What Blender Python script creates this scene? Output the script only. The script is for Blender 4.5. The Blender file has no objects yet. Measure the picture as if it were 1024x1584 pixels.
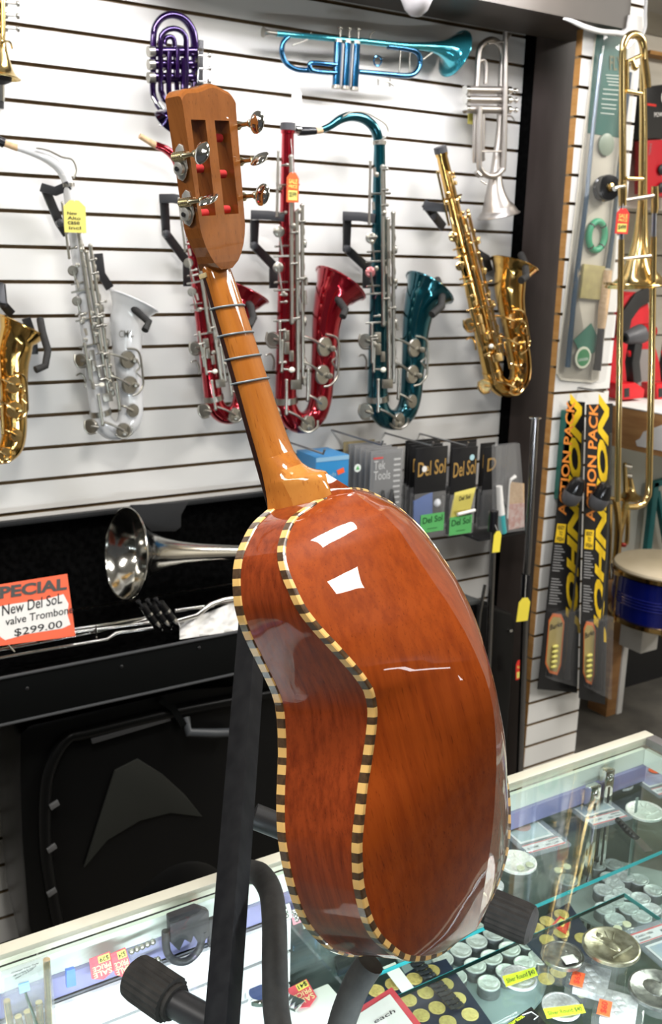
import bpy, bmesh, math, random
from mathutils import Vector, Matrix
V = Vector
sc = bpy.context.scene
col = sc.collection
random.seed(7)
pi = math.pi

# ------------------------------------------------------------------ camera
FPX = 1550.0
YAW, PITCH, ROLL = 0.56898055, 0.25275535, 0.02619172
WALL = 2.3235828
CAMZ = 1.77
SLOT0, SLOT = CAMZ + 0.45332262, 0.0762
cy, sy, cp, sp = math.cos(YAW), math.sin(YAW), math.cos(PITCH), math.sin(PITCH)
FW = V((sy*cp, cy*cp, -sp)); R0 = V((cy, -sy, 0)); U0 = R0.cross(FW)
CR = R0*math.cos(ROLL) + U0*math.sin(ROLL)
CU = U0*math.cos(ROLL) - R0*math.sin(ROLL)
CAM = V((0, 0, CAMZ))
cam = bpy.data.cameras.new('camera'); camo = bpy.data.objects.new('camera', cam); col.objects.link(camo)
camo.matrix_world = Matrix(((CR.x, CU.x, -FW.x, 0), (CR.y, CU.y, -FW.y, 0), (CR.z, CU.z, -FW.z, CAMZ), (0, 0, 0, 1)))
cam.sensor_fit = 'HORIZONTAL'; cam.sensor_width = 36; cam.lens = 36*FPX/1024
cam.clip_start = 0.02
cam.dof.use_dof = True; cam.dof.focus_distance = 0.95; cam.dof.aperture_fstop = 20
sc.camera = camo

# ------------------------------------------------------------------ light, exposure
vs = sc.view_settings
sc.display_settings.display_device = 'sRGB'
vs.view_transform = 'Standard'; vs.look = 'None'; vs.gamma = 1.0; vs.exposure = 0.10; vs.use_curve_mapping = False
w = bpy.data.worlds.new('world'); sc.world = w; w.use_nodes = True
w.node_tree.nodes['Background'].inputs[0].default_value = (0.95, 0.97, 1, 1)
w.node_tree.nodes['Background'].inputs[1].default_value = 0.07
def area(name, loc, target, sx, sy_, power, colr=(1, 1, 1)):
    l = bpy.data.lights.new(name, 'AREA'); l.shape = 'RECTANGLE'; l.size = sx; l.size_y = sy_; l.energy = power; l.color = colr
    o = bpy.data.objects.new(name, l); col.objects.link(o); o.location = loc
    d = (V(target) - V(loc)).normalized()
    z = -d; x = V((1, 0, 0)); x = (x - z*x.dot(z)).normalized(); y = z.cross(x)
    o.matrix_world = Matrix(((x.x, y.x, z.x, loc[0]), (x.y, y.y, z.y, loc[1]), (x.z, y.z, z.z, loc[2]), (0, 0, 0, 1)))
    return o
area('ceiling_lamp', (0.36, 0.52, 2.85), (0.36, 0.52, 0), .34, .30, 26, (1, .97, .92))
area('ceiling_lamp', (0.26, -0.55, 2.85), (0.26, -0.55, 0), .34, .40, 15, (1, .97, .92))
area('ceiling_lamp', (2.6, 0.5, 2.85), (2.6, 0.5, 0), .6, 1.2, 46, (1, .97, .93))  # extra lamp added for illumination, clear of visible reflections
area('ceiling_lamp', (-1.2, 0.9, 2.85), (-1.2, 0.9, 0), .6, 1.0, 46, (1, .97, .93))  # extra lamp on the left, added to brighten the room
area('ceiling_lamp', (4.7, -0.9, 2.85), (5.5, -0.9, 0), 1.2, .6, 110, (1, .97, .93))  # added to brighten the east wall for pale reflections on the guitar
area('ceiling_lamp', (3.3, 1.3, 2.85), (3.3, 1.3, 0), .6, .6, 40, (1, .95, .88))  # extra fill added on the right, kept out of the glass reflection
area('wall_lamp', (1.30, 1.90, 2.46), (1.30, 2.32, 2.10), 1.3, 0.06, 13, (0.96, .95, 1))
area('shop_window', (0.75, -4.7, 2.35), (0.75, 0, 2.0), 2.2, .16, 16, (.95, .98, 1))
area('case_lamp', (0.45, 0.50, 0.950), (0.5, 0.90, 0.75), 1.7, 0.03, 19, (.86, .92, 1))
sc.cycles.use_denoising = True
sc.cycles.max_bounces = 8; sc.cycles.transparent_max_bounces = 16; sc.cycles.sample_clamp_indirect = 6
sc.cycles.caustics_reflective = False; sc.cycles.caustics_refractive = False

# ------------------------------------------------------------------ pixel -> place in the room
def ray(x, y): return CR*((x-512)/FPX) - CU*((y-792)/FPX) + FW
def PY(x, y, Y): d = ray(x, y); return CAM + d*(Y/d.y)
def PX(x, y, X): d = ray(x, y); return CAM + d*(X/d.x)
def PZ(x, y, Z): d = ray(x, y); return CAM + d*((Z-CAMZ)/d.z)
def PL(x, y, p0, n): d = ray(x, y); return CAM + d*((p0-CAM).dot(n)/d.dot(n))
def ppm(p): return FPX/(p-CAM).dot(FW)

# ------------------------------------------------------------------ materials
M = {}
def mat(name, c, rough=0.5, metal=0.0, coat=0.0, spec=0.5, emit=None):
    if name in M: return M[name]
    m = bpy.data.materials.new(name); m.use_nodes = True
    b = m.node_tree.nodes['Principled BSDF']
    b.inputs['Base Color'].default_value = (*c, 1); b.inputs['Roughness'].default_value = rough
    b.inputs['Metallic'].default_value = metal; b.inputs['Coat Weight'].default_value = coat
    b.inputs['Coat Roughness'].default_value = 0.03; b.inputs['Specular IOR Level'].default_value = spec
    if emit: b.inputs['Emission Color'].default_value = (*emit[0], 1); b.inputs['Emission Strength'].default_value = emit[1]
    M[name] = m; return m
def noisy(name, c1, c2, scale=(1, 1, 1), nscale=8, rough=0.5, coat=0.0, metal=0.0, detail=6, bump=0.0, lo=.35, hi=.65, spec=.5):
    m = mat(name, c1, rough, metal, coat, spec); nt = m.node_tree; b = nt.nodes['Principled BSDF']
    tc = nt.nodes.new('ShaderNodeTexCoord'); mp = nt.nodes.new('ShaderNodeMapping'); mp.inputs['Scale'].default_value = scale
    nz = nt.nodes.new('ShaderNodeTexNoise'); nz.inputs['Scale'].default_value = nscale; nz.inputs['Detail'].default_value = detail
    cr = nt.nodes.new('ShaderNodeValToRGB'); cr.color_ramp.elements[0].position = lo; cr.color_ramp.elements[1].position = hi
    cr.color_ramp.elements[0].color = (*c1, 1); cr.color_ramp.elements[1].color = (*c2, 1)
    nt.links.new(tc.outputs['Object'], mp.inputs['Vector']); nt.links.new(mp.outputs['Vector'], nz.inputs['Vector'])
    nt.links.new(nz.outputs['Fac'], cr.inputs['Fac']); nt.links.new(cr.outputs['Color'], b.inputs['Base Color'])
    if bump:
        bp = nt.nodes.new('ShaderNodeBump'); bp.inputs['Strength'].default_value = bump; bp.inputs['Distance'].default_value = .002
        nt.links.new(nz.outputs['Fac'], bp.inputs['Height']); nt.links.new(bp.outputs['Normal'], b.inputs['Normal'])
    return m
def glassy(name, tint=(.93, .97, .95), gloss=0.9, rough=0.0, ior=1.45, haze=0.0, hazec=(.8, .8, .8)):
    m = bpy.data.materials.new(name); m.use_nodes = True; nt = m.node_tree; nt.nodes.clear()
    o = nt.nodes.new('ShaderNodeOutputMaterial'); mx = nt.nodes.new('ShaderNodeMixShader'); fr = nt.nodes.new('ShaderNodeFresnel')
    ge = nt.nodes.new('ShaderNodeNewGeometry'); mr = nt.nodes.new('ShaderNodeMapRange'); mr.inputs['To Min'].default_value = ior; mr.inputs['To Max'].default_value = 1/ior
    nt.links.new(ge.outputs['Backfacing'], mr.inputs['Value']); nt.links.new(mr.outputs['Result'], fr.inputs['IOR'])
    t = nt.nodes.new('ShaderNodeBsdfTransparent'); t.inputs[0].default_value = (*tint, 1)
    g = nt.nodes.new('ShaderNodeBsdfGlossy'); g.inputs['Color'].default_value = (gloss, gloss, gloss, 1); g.inputs['Roughness'].default_value = rough
    nt.links.new(fr.outputs[0], mx.inputs[0]); nt.links.new(g.outputs[0], mx.inputs[2])
    if haze:
        d = nt.nodes.new('ShaderNodeBsdfDiffuse'); d.inputs[0].default_value = (*hazec, 1)
        m2 = nt.nodes.new('ShaderNodeMixShader'); m2.inputs[0].default_value = haze
        nt.links.new(t.outputs[0], m2.inputs[1]); nt.links.new(d.outputs[0], m2.inputs[2]); nt.links.new(m2.outputs[0], mx.inputs[1])
    else: nt.links.new(t.outputs[0], mx.inputs[1])
    nt.links.new(mx.outputs[0], o.inputs[0]); M[name] = m; return m

WHITE = mat('white_laminate', (.80, .785, .75), .34)
BROWN = noisy('slot_fibreboard', (.17, .115, .055), (.24, .16, .08), nscale=30, rough=.8)
RAW = noisy('raw_edge', (.42, .20, .05), (.5, .26, .08), (1, 1, 6), 12, .7)
POST = noisy('dark_brown_paint', (.045, .034, .031), (.060, .047, .043), (4, 4, 1), 6, .5)
BLACK = mat('black_metal', (.012, .012, .013), .4)
FOAM = noisy('black_foam', (.011, .0105, .0095), (.021, .020, .018), nscale=90, rough=.75, bump=.2)
RUBBER = noisy('ribbed_rubber', (.014, .013, .012), (.024, .022, .020), nscale=60, rough=.7, spec=.2)
GREYB = mat('grey_black_metal', (.035, .036, .04), .38)
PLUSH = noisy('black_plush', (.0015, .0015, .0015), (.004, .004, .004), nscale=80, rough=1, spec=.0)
VINYL = mat('black_vinyl', (.004, .0045, .0045), .5, spec=.1)
MOULD = mat('black_moulded_plastic', (.004, .004, .004), .33, spec=.25)
CHROME = mat('chrome', (.82, .82, .80), .08, 1)
NICKEL = mat('nickel', (.37, .355, .31), .36, 1)
SILVER = mat('satin_silver', (.46, .43, .40), .38, 1)
GOLD = mat('gold_lacquer', (.78, .50, .16), .13, 1)
GOLDK = mat('gold_keys', (.86, .62, .28), .16, 1)
BRASS = mat('brass', (.76, .56, .24), .17, 1)
REDL = mat('red_lacquer', (.42, .008, .022), .14, .85, 1)
TEALL = mat('teal_lacquer', (.004, .10, .13), .12, .85, 1)
BLUEL = mat('blue_lacquer', (.006, .11, .25), .11, .9, 1)
CYANL = mat('cyan_lacquer', (.05, .42, .52), .13, .8, 1)
PURPL = mat('purple_lacquer', (.022, .003, .065), .12, .85, 1)
WHITEL = mat('white_lacquer', (.68, .68, .68), .14, 0, 1)
CORK = noisy('cork', (.55, .36, .19), (.66, .46, .27), nscale=150, rough=.8)
EBONITE = mat('ebonite', (.008, .008, .01), .2)
PEARL = mat('pearl', (.85, .82, .70), .2)
FELT = mat('red_felt', (.45, .02, .02), .8)
YELLOW = mat('yellow_paper', (.85, .70, .06), .7)
PALEY = mat('pale_yellow_paper', (.80, .70, .16), .7)
NEON = mat('neon_yellow_sticker', (.80, .95, .04), .6)
ORANGE = mat('orange_paper', (.85, .11, .02), .6)
REDP = mat('red_paper', (.72, .03, .02), .6)
INK = mat('black_ink', (.012, .012, .014), .6)
PAPER = mat('white_paper', (.82, .80, .76), .7)
STRING = mat('string', (.75, .73, .68), .8)
KRED = mat('pinkish_key', (.62, .22, .22), .3, .6)
GLASS = glassy('counter_glass')
EDGEG = mat('green_glass_edge', (.03, .30, .32), .15)
CLEAR = glassy('clear_plastic', (.97, .97, .97), .9, .03, 1.42, .05)
BAG = glassy('clear_bag', (.94, .94, .94), .9, .12, 1.5, .12)
ALU = mat('aluminium', (.60, .60, .60), .3, 1)

# ------------------------------------------------------------------ mesh helpers
class MB:
    def __init__(s): s.v = []; s.f = []; s.m = []; s.mats = []; s.cur = 0
    def use(s, m):
        if m not in s.mats: s.mats.append(m)
        s.cur = s.mats.index(m); return s
    def face(s, idx): s.f.append(idx); s.m.append(s.cur)
    def tube(s, pts, r, n=10, caps=True, closed=False, sq=None):
        pts = [V(p) for p in pts]; k = len(pts)
        rs = r if isinstance(r, (list, tuple)) else [r]*k
        T = []
        for i in range(k):
            a = pts[i-1] if (i > 0 or closed) else pts[i]; b = pts[(i+1) % k] if (i < k-1 or closed) else pts[i]
            t = (b-a); T.append(t.normalized() if t.length > 1e-9 else V((0, 0, 1)))
        u = T[0].orthogonal().normalized() if sq is None else (sq - T[0]*sq.dot(T[0])).normalized()
        base = len(s.v)
        for i in range(k):
            u = (u - T[i]*u.dot(T[i]));
            if u.length < 1e-6: u = T[i].orthogonal()
            u.normalize(); w_ = T[i].cross(u)
            for j in range(n):
                a = 2*pi*j/n; s.v.append(pts[i] + (u*math.cos(a) + w_*math.sin(a))*rs[i])
        for i in range(k if closed else k-1):
            i2 = (i+1) % k
            for j in range(n):
                j2 = (j+1) % n; s.face([base+i*n+j, base+i*n+j2, base+i2*n+j2, base+i2*n+j])
        if caps and not closed:
            s.face([base+j for j in range(n)][::-1]); s.face([base+(k-1)*n+j for j in range(n)])
        return s
    def strap(s, pts, side, thick, flat=None):
        """rectangular bar along pts; side = unit dir of the thickness normal, widths: (half width, half thickness)"""
        hw, ht = thick; pts = [V(p) for p in pts]; k = len(pts); base = len(s.v)
        for i in range(k):
            a = pts[max(i-1, 0)]; b = pts[min(i+1, k-1)]; t = (b-a).normalized()
            nn = (side - t*side.dot(t)).normalized(); w_ = t.cross(nn)
            for (p, q) in ((1, 1), (-1, 1), (-1, -1), (1, -1)): s.v.append(pts[i] + w_*hw*p + nn*ht*q)
        for i in range(k-1):
            for j in range(4):
                j2 = (j+1) % 4; s.face([base+i*4+j, base+i*4+j2, base+i*4+4+j2, base+i*4+4+j])
        s.face([base+3, base+2, base+1, base]); e = base+(k-1)*4; s.face([e, e+1, e+2, e+3]); return s
    def lathe(s, c, ax, prof, n=24, cap=True):
        c = V(c); ax = V(ax).normalized(); u = ax.orthogonal().normalized(); w_ = ax.cross(u); base = len(s.v); k = len(prof)
        for (r, h) in prof:
            for j in range(n):
                a = 2*pi*j/n; s.v.append(c + ax*h + (u*math.cos(a) + w_*math.sin(a))*max(r, 1e-5))
        for i in range(k-1):
            for j in range(n):
                j2 = (j+1) % n; s.face([base+i*n+j, base+i*n+j2, base+(i+1)*n+j2, base+(i+1)*n+j])
        if cap:
            s.face([base+j for j in range(n)][::-1]); s.face([base+(k-1)*n+j for j in range(n)])
        return s
    def disc(s, c, ax, r, h, n=20): return s.lathe(c, ax, [(r*.9, -h/2), (r, -h*.3), (r, h*.3), (r*.9, h/2)], n)
    def box(s, c, hx, hy=None, hz=None):
        c = V(c)
        if not isinstance(hx, Vector): hx, hy, hz = V((hx, 0, 0)), V((0, hy, 0)), V((0, 0, hz))
        if hx.cross(hy).dot(hz) < 0: hx = -hx
        b = len(s.v)
        for z in (-1, 1):
            for (x, y) in ((-1, -1), (1, -1), (1, 1), (-1, 1)): s.v.append(c + hx*x + hy*y + hz*z)
        for q in ([3, 2, 1, 0], [4, 5, 6, 7], [0, 1, 5, 4], [1, 2, 6, 5], [2, 3, 7, 6], [3, 0, 4, 7]): s.face([b+i for i in q])
        return s
    def bb(s, lo, hi):
        lo, hi = V(lo), V(hi); h = (hi-lo)/2; return s.box((lo+hi)/2, abs(h.x), abs(h.y), abs(h.z))
    def prism(s, poly, ext):
        poly = [V(p) for p in poly]; ext = V(ext); n = len(poly); b = len(s.v)
        nn = V((0, 0, 0))
        for i in range(n): nn += (poly[i]-poly[0]).cross(poly[(i+1) % n]-poly[0])
        if nn.dot(ext) > 0: poly = poly[::-1]
        s.v += poly + [p+ext for p in poly]
        s.face([b+i for i in range(n)]); s.face([b+n+i for i in range(n)][::-1])
        for i in range(n):
            j = (i+1) % n; s.face([b+j, b+i, b+n+i, b+n+j])
        return s
    def ball(s, c, r, n=10, sc_=(1, 1, 1)):
        c = V(c); b = len(s.v); m = max(6, n//2+2)
        for i in range(m+1):
            th = pi*i/m
            for j in range(n):
                a = 2*pi*j/n; rr = max(math.sin(th), 1e-4)
                s.v.append(c + V((rr*math.cos(a)*r*sc_[0], rr*math.sin(a)*r*sc_[1], -math.cos(th)*r*sc_[2])))
        for i in range(m):
            for j in range(n):
                j2 = (j+1) % n; s.face([b+i*n+j, b+i*n+j2, b+(i+1)*n+j2, b+(i+1)*n+j])
        return s
    def grid(s, rows, closed_v=False):
        b = len(s.v); n = len(rows[0])
        for r in rows: s.v += [V(p) for p in r]
        for i in range(len(rows)-1):
            for j in range(n if closed_v else n-1):
                j2 = (j+1) % n; s.face([b+i*n+j, b+i*n+j2, b+(i+1)*n+j2, b+(i+1)*n+j])
        return s
    def add_mesh(s, me, fn):
        b = len(s.v); s.v += [fn(v.co) for v in me.vertices]
        for p in me.polygons: s.face([b+i for i in p.vertices])
        return s
    def build(s, name, m=None, parent=None, local=False, smooth=True, bevel=0, angle=38, label=None):
        me = bpy.data.meshes.new(name); loc = V((0, 0, 0))
        vs_ = s.v
        if not local:
            if parent is None:
                lo = V([min(p[i] for p in vs_) for i in range(3)]); hi = V([max(p[i] for p in vs_) for i in range(3)])
                loc = V(((lo.x+hi.x)/2, (lo.y+hi.y)/2, lo.z)); off = loc
            else:
                r = parent; off = V((0, 0, 0))
                while r is not None: off = off + r.location; r = r.parent
            vs_ = [p-off for p in vs_]
        me.from_pydata([tuple(p) for p in vs_], [], s.f)
        mats = s.mats if s.mats else [m]
        for q in mats: me.materials.append(q)
        if len(mats) > 1: me.polygons.foreach_set('material_index', s.m)
        if bevel:
            bm = bmesh.new(); bm.from_mesh(me); bmesh.ops.remove_doubles(bm, verts=bm.verts, dist=1e-6)
            es = [e for e in bm.edges if len(e.link_faces) == 2 and e.calc_face_angle(0) > .6]
            bmesh.ops.bevel(bm, geom=es, offset=bevel, segments=2, affect='EDGES', profile=.6, clamp_overlap=True); bm.to_mesh(me); bm.free()
        if smooth:
            me.polygons.foreach_set('use_smooth', [True]*len(me.polygons)); me.set_sharp_from_angle(angle=math.radians(angle))
        me.update(); o = bpy.data.objects.new(name, me); col.objects.link(o); o.location = loc
        if parent is not None: o.parent = parent
        if label: o['label'] = label
        return o
def tag(o, label, cat, group=None, kind=None):
    if label: o['label'] = label
    if cat: o['category'] = cat
    if group: o['group'] = group
    if kind: o['kind'] = kind
    return o
def thing(name, loc, label, cat, group=None):
    o = bpy.data.objects.new(name, None); o.empty_display_size = .05; col.objects.link(o); o.location = loc
    return tag(o, label, cat, group)
def struct(o): o['kind'] = 'structure'; return o
_txt = {}
def text_mesh(st, bold=.012):
    if (st, bold) in _txt: return _txt[(st, bold)]
    cu = bpy.data.curves.new('lettering', 'FONT'); cu.body = st; cu.size = 1; cu.extrude = 0; cu.offset = bold; cu.resolution_u = 3
    o = bpy.data.objects.new('lettering', cu); col.objects.link(o)
    dg = bpy.context.evaluated_depsgraph_get(); me = bpy.data.meshes.new_from_object(o.evaluated_get(dg))
    bpy.data.objects.remove(o); bpy.data.curves.remove(cu)
    xs = [v.co.x for v in me.vertices]; ys = [v.co.y for v in me.vertices]
    _txt[(st, bold)] = (me, min(xs), max(xs), min(ys), max(ys)); return _txt[(st, bold)]
def write(mb, st, p00, p10, p01, lift=0.0006, bold=.012):
    """fit the string in the parallelogram p00 (lower left) p10 (lower right) p01 (upper left)"""
    me, x0, x1, y0, y1 = text_mesh(st, bold); p00, p10, p01 = V(p00), V(p10), V(p01)
    a = p10-p00; b = p01-p00; n = a.cross(b).normalized()
    return mb.add_mesh(me, lambda c: p00 + a*((c.x-x0)/(x1-x0)) + b*((c.y-y0)/(y1-y0)) + n*lift)
def lerp(a, b, t): return a+(b-a)*t
def spline(pts, n=6):
    """catmull-rom through tuples of equal length"""
    out = []; k = len(pts); P = [tuple(p) for p in pts]
    for i in range(k-1):
        p0 = P[max(i-1, 0)]; p1 = P[i]; p2 = P[i+1]; p3 = P[min(i+2, k-1)]
        for j in range(n):
            t = j/n
            out.append(tuple(.5*((2*b)+(-a+c)*t+(2*a-5*b+4*c-d)*t*t+(-a+3*b-3*c+d)*t**3) for a, b, c, d in zip(p0, p1, p2, p3)))
    out.append(P[-1]); return out
def interp(x, xs, ys):
    if x <= xs[0]: return ys[0]
    for i in range(len(xs)-1):
        if x <= xs[i+1]: return lerp(ys[i], ys[i+1], (x-xs[i])/(xs[i+1]-xs[i]))
    return ys[-1]
def copy_tree(o, parent=None, dloc=V((0, 0, 0))):
    c = o.copy(); col.objects.link(c); c.parent = parent; c.location = o.location + dloc
    for ch in list(o.children): copy_tree(ch, c)
    return c
# ------------------------------------------------------------------ the setting
def slats(mb, x0, x1, yf, zlo, zhi, thick=.011, slot=.0085, zref=SLOT0):
    k = math.floor((zlo-zref)/SLOT)
    while True:
        a = max(zlo, zref + k*SLOT + slot/2); b = min(zhi, zref + (k+1)*SLOT - slot/2)
        if a >= zhi: break
        if b > a:
            i = len(mb.v); mb.v += [V((x0, yf, a)), V((x1, yf, a)), V((x1, yf, b)), V((x0, yf, b)), V((x0, yf+thick, a)), V((x1, yf+thick, a)), V((x1, yf+thick, b)), V((x0, yf+thick, b))]
            mb.use(WHITE).face([i, i+1, i+2, i+3]); mb.use(BROWN)
            for q in ([4, 5, 1, 0], [3, 2, 6, 7], [0, 3, 7, 4], [1, 5, 6, 2]): mb.face([i+j for j in q])
        k += 1
    mb.use(BROWN).bb((x0, yf+thick, zlo), (x1, yf+thick+.012, zhi))
b = MB(); slats(b, -0.9, 2.10, WALL, 0.0, 2.9); struct(b.build('wall_back', smooth=False))
FLOORM = noisy('grey_concrete', (.06, .055, .047), (.13, .12, .10), nscale=5, rough=.7, detail=10)
struct(MB().bb((-4, -5, -.05), (6, 4.2, 0)).build('floor', FLOORM, smooth=False))
struct(MB().bb((-4, -5, 2.9), (6, 4.2, 2.95)).build('ceiling', mat('ceiling_paint', (.7, .69, .66), .9), smooth=False))
CREAM = noisy('cream_boards', (.60, .56, .47), (.70, .66, .57), (1, 1, 5), 5, .7)
b = MB().use(CREAM); 
for i in range(15): b.bb((2.0, 3.55, .2*i+.004), (6, 3.6, .2*i+.196))
b.use(BROWN).bb((2.0, 3.6, 0), (6, 3.64, 2.9)); struct(b.build('wall_right', smooth=False))
struct(MB().bb((-4, -5.1, 0), (6, -5.0, 2.9)).build('wall_front', mat('front_wall_paint', (.16, .13, .11), .9), smooth=False))
b = MB().use(CREAM)
for i in range(15): b.bb((5.9, -5, .2*i+.004), (5.95, 3.5, .2*i+.196))
b.use(BROWN).bb((5.95, -5, 0), (6.0, 3.5, 2.9)); struct(b.build('wall_east', smooth=False))
struct(MB().use(POST).bb((2.102, 2.281, 0), (2.30, WALL+.03, 2.9)).use(PLUSH).bb((2.0985, 2.2815, 0), (2.1019, WALL+.002, 2.9)).build('trim_1', None, smooth=False))  # thin black board on the left face stands in for a shadow gap
# second slatted panel, raw board edge to the left
P2 = 2.1287; b = MB(); slats(b, 2.1275, 2.358, P2, 0.02, 2.9, .011, .0085, SLOT0+.003)
b.use(RAW)
zz = SLOT0+.003
for k in range(-31, 9):
    b.bb((2.1262, P2+.0005, zz+k*SLOT+.0036), (2.1276, P2+.0225, zz+(k+1)*SLOT-.0036))
b.use(BROWN).bb((2.1268, P2+.011, .02), (2.1276, P2+.023, 2.9))
struct(b.build('wall_side', smooth=False))
# dark header beam under the ceiling
p = PY(893, 30, 2.06); q = PY(973, 40, 2.06); l = PY(700, 0, 2.06)
struct(MB().bb((0.9, 2.06, p.z), (q.x, 2.28, 2.9)).build('trim_2', noisy('header_paint', (.035, .027, .02), (.05, .04, .03), nscale=5, rough=.5), smooth=False))

# ------------------------------------------------------------------ glass display counter
CT = 0.97; CB = 1.0585; CX = 1.346; CXL = -0.35; CF = 0.46
root = thing('display_counter', (0.5, 0.76, 0), 'long glass topped display counter with a cream metal rim under the guitar stand', 'display counter')
RIM = noisy('cream_metal_rim', (.52, .50, .40), (.60, .58, .48), nscale=12, rough=.35)
MINT = mat('pale_mint_laminate', (.62, .68, .62), .35); LAV = mat('lavender_panel', (.22, .22, .40), .4); DECK = noisy('dark_grey_deck', (.07, .085, .08), (.10, .115, .11), nscale=20, rough=.45)
MB().bb((CXL, CF, CT-.006), (CX-.012, CB-.018, CT)).build('glass_top', GLASS, root, smooth=False)
MB().bb((CXL, CB-.020, CT-.014), (CX, CB, CT+.001)).build('rim', RIM, root, bevel=.002)
MB().bb((CX-.022, CF, CT-.014), (CX, CB-.0205, CT+.001)).build('rim', mat('grey_rim', (.25, .25, .26), .35, .6), root, bevel=.002)
MB().bb((CXL, CB-.028, CT-.044), (CX-.03, CB-.021, CT-.015)).build('header_board', MINT, root, smooth=False)
MB().bb((CX-.032, CF, CT-.044), (CX-.024, CB-.029, CT-.015)).build('header_board', MINT, root, smooth=False)
MB().bb((CXL, CB-.034, CT-.073), (CX-.03, CB-.022, CT-.0445)).build('door_track', LAV, root, smooth=False)
MB().bb((CXL, CB-.030, 0.10), (CX-.03, CB-.024, CT-.0735)).build('sliding_door', DECK, root, smooth=False)
MB().bb((CX-.03, CF+.01, 0.10), (CX-.022, CB-.035, CT-.045)).build('end_panel', GLASS, root, smooth=False)
MB().bb((CXL, CF, 0.0), (CX-.02, CB-.005, 0.10)).build('plinth', BLACK, root, smooth=False)
MB().bb((CXL, CF, 0.10), (CX-.031, CB-.036, 0.56)).build('cabinet_base', DECK, root, smooth=False)
MB().bb((CXL, CF+.012, .7295), (CX-.033, CB-.040, .7355)).build('glass_shelf', GLASS, root, smooth=False)
MB().bb((CXL, CF-.008, 0.10), (CX-.02, CF-.001, CT-.015)).build('front_glass', GLASS, root, smooth=False)
MB().bb((CXL, CF-.012, CT-.014), (CX-.023, CF-.0005, CT+.001)).build('rim', RIM, root, bevel=.002)
# back shelf (dark, carries the slabs), front glass shelf, left slatted white deck
SB = 0.888
def teal_shelf(name, x0, x1, y0, y1, z, par, m=GLASS):
    s = MB().bb((x0, y0, z-.006), (x1, y1, z)).build(name, m, par, smooth=False)
    MB().bb((x0, y0-.0008, z-.006), (x1, y0, z)).build('polished_edge', EDGEG, par, smooth=False, label='blue green polished edge'); return s
sB0 = PZ(818, 1402, SB); sB1 = PZ(893, 1373, SB)
teal_shelf('glass_shelf', .60, CX-.035, (sB0.y+sB1.y)/2, CB-.034, SB, root)
SF = 0.888
c0 = PZ(966, 1382, SF)
teal_shelf('glass_shelf', .57, c0.x, CF+.02, c0.y, SF, root)
MB().bb((.57, c0.y, SF-.006), (c0.x, c0.y+.0008, SF)).build('polished_edge', EDGEG, root, smooth=False, label='blue green polished edge')
MB().bb((c0.x, CF+.02, SF-.006), (c0.x+.0008, c0.y, SF)).build('polished_edge', EDGEG, root, smooth=False, label='blue green polished edge')
DW = mat('white_deck', (.80, .80, .80), .4); DG = mat('deck_groove', (.25, .26, .28), .5)
SLY = 1.012; b = MB().use(DW)
for i in range(4): b.bb((CXL, SLY, .895-.052*(i+1)+.005), (.60, SLY+.008, .895-.052*i))
b.use(DG).bb((CXL, SLY+.006, .735), (.60, SLY+.0115, .895)); b.build('slatted_board', None, root, smooth=False)
# chrome standards with clips
for (x, y, zt, hw_) in ((938, 1188, .952, .0105), (916, 1213, .935, .0115), (66, 1462, .952, .0075)):
    p = PZ(x, y, zt); s = MB().bb((p.x-hw_, p.y-.010, .5605), (p.x+hw_, p.y+.004, zt)).build('standard', CHROME, root, bevel=.0015)
    MB().bb((p.x-.0022, p.y-.0108, .5605), (p.x+.0022, p.y-.0101, zt-.03)).build('slot_strip', BLACK, s, smooth=False)
    MB().lathe((p.x, p.y-.0103, zt-.012), (0, -1, 0), [(.006, 0), (.006, .002), (.003, .004)], 12).build('screw', CHROME, s)
for (x, y, z) in ((812, 1343, SB), (870, 1346, SB), (962, 1436, SF), (907, 1537, SF), (905, 1230, SB)):
    p = PZ(x, y, z+.004); b = MB().bb((p.x-.018, p.y-.010, z-.012), (p.x+.018, p.y+.010, z+.006))
    s = b.build('shelf_clip', CLEAR, root, bevel=.003); 
    b = MB()
    for d in (-.009, .009): b.disc((p.x+d, p.y, z+.007), (0, 0, 1), .006, .003, 12)
    b.build('clip_pin', mat('clip_rubber', (.45, .46, .32), .4), s)
# glass divider
p = PZ(986, 1234, .92); MB().bb((p.x-.003, CF+.03, .5605), (p.x+.003, p.y, .92)).build('glass_divider', GLASS, root, smooth=False)
for yy in (p.y,): MB().bb((p.x-.003, yy, .5605), (p.x+.003, yy+.0008, .92)).build('polished_edge', mat('pale_glass_edge', (.50, .58, .58), .12), root, smooth=False)
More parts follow.
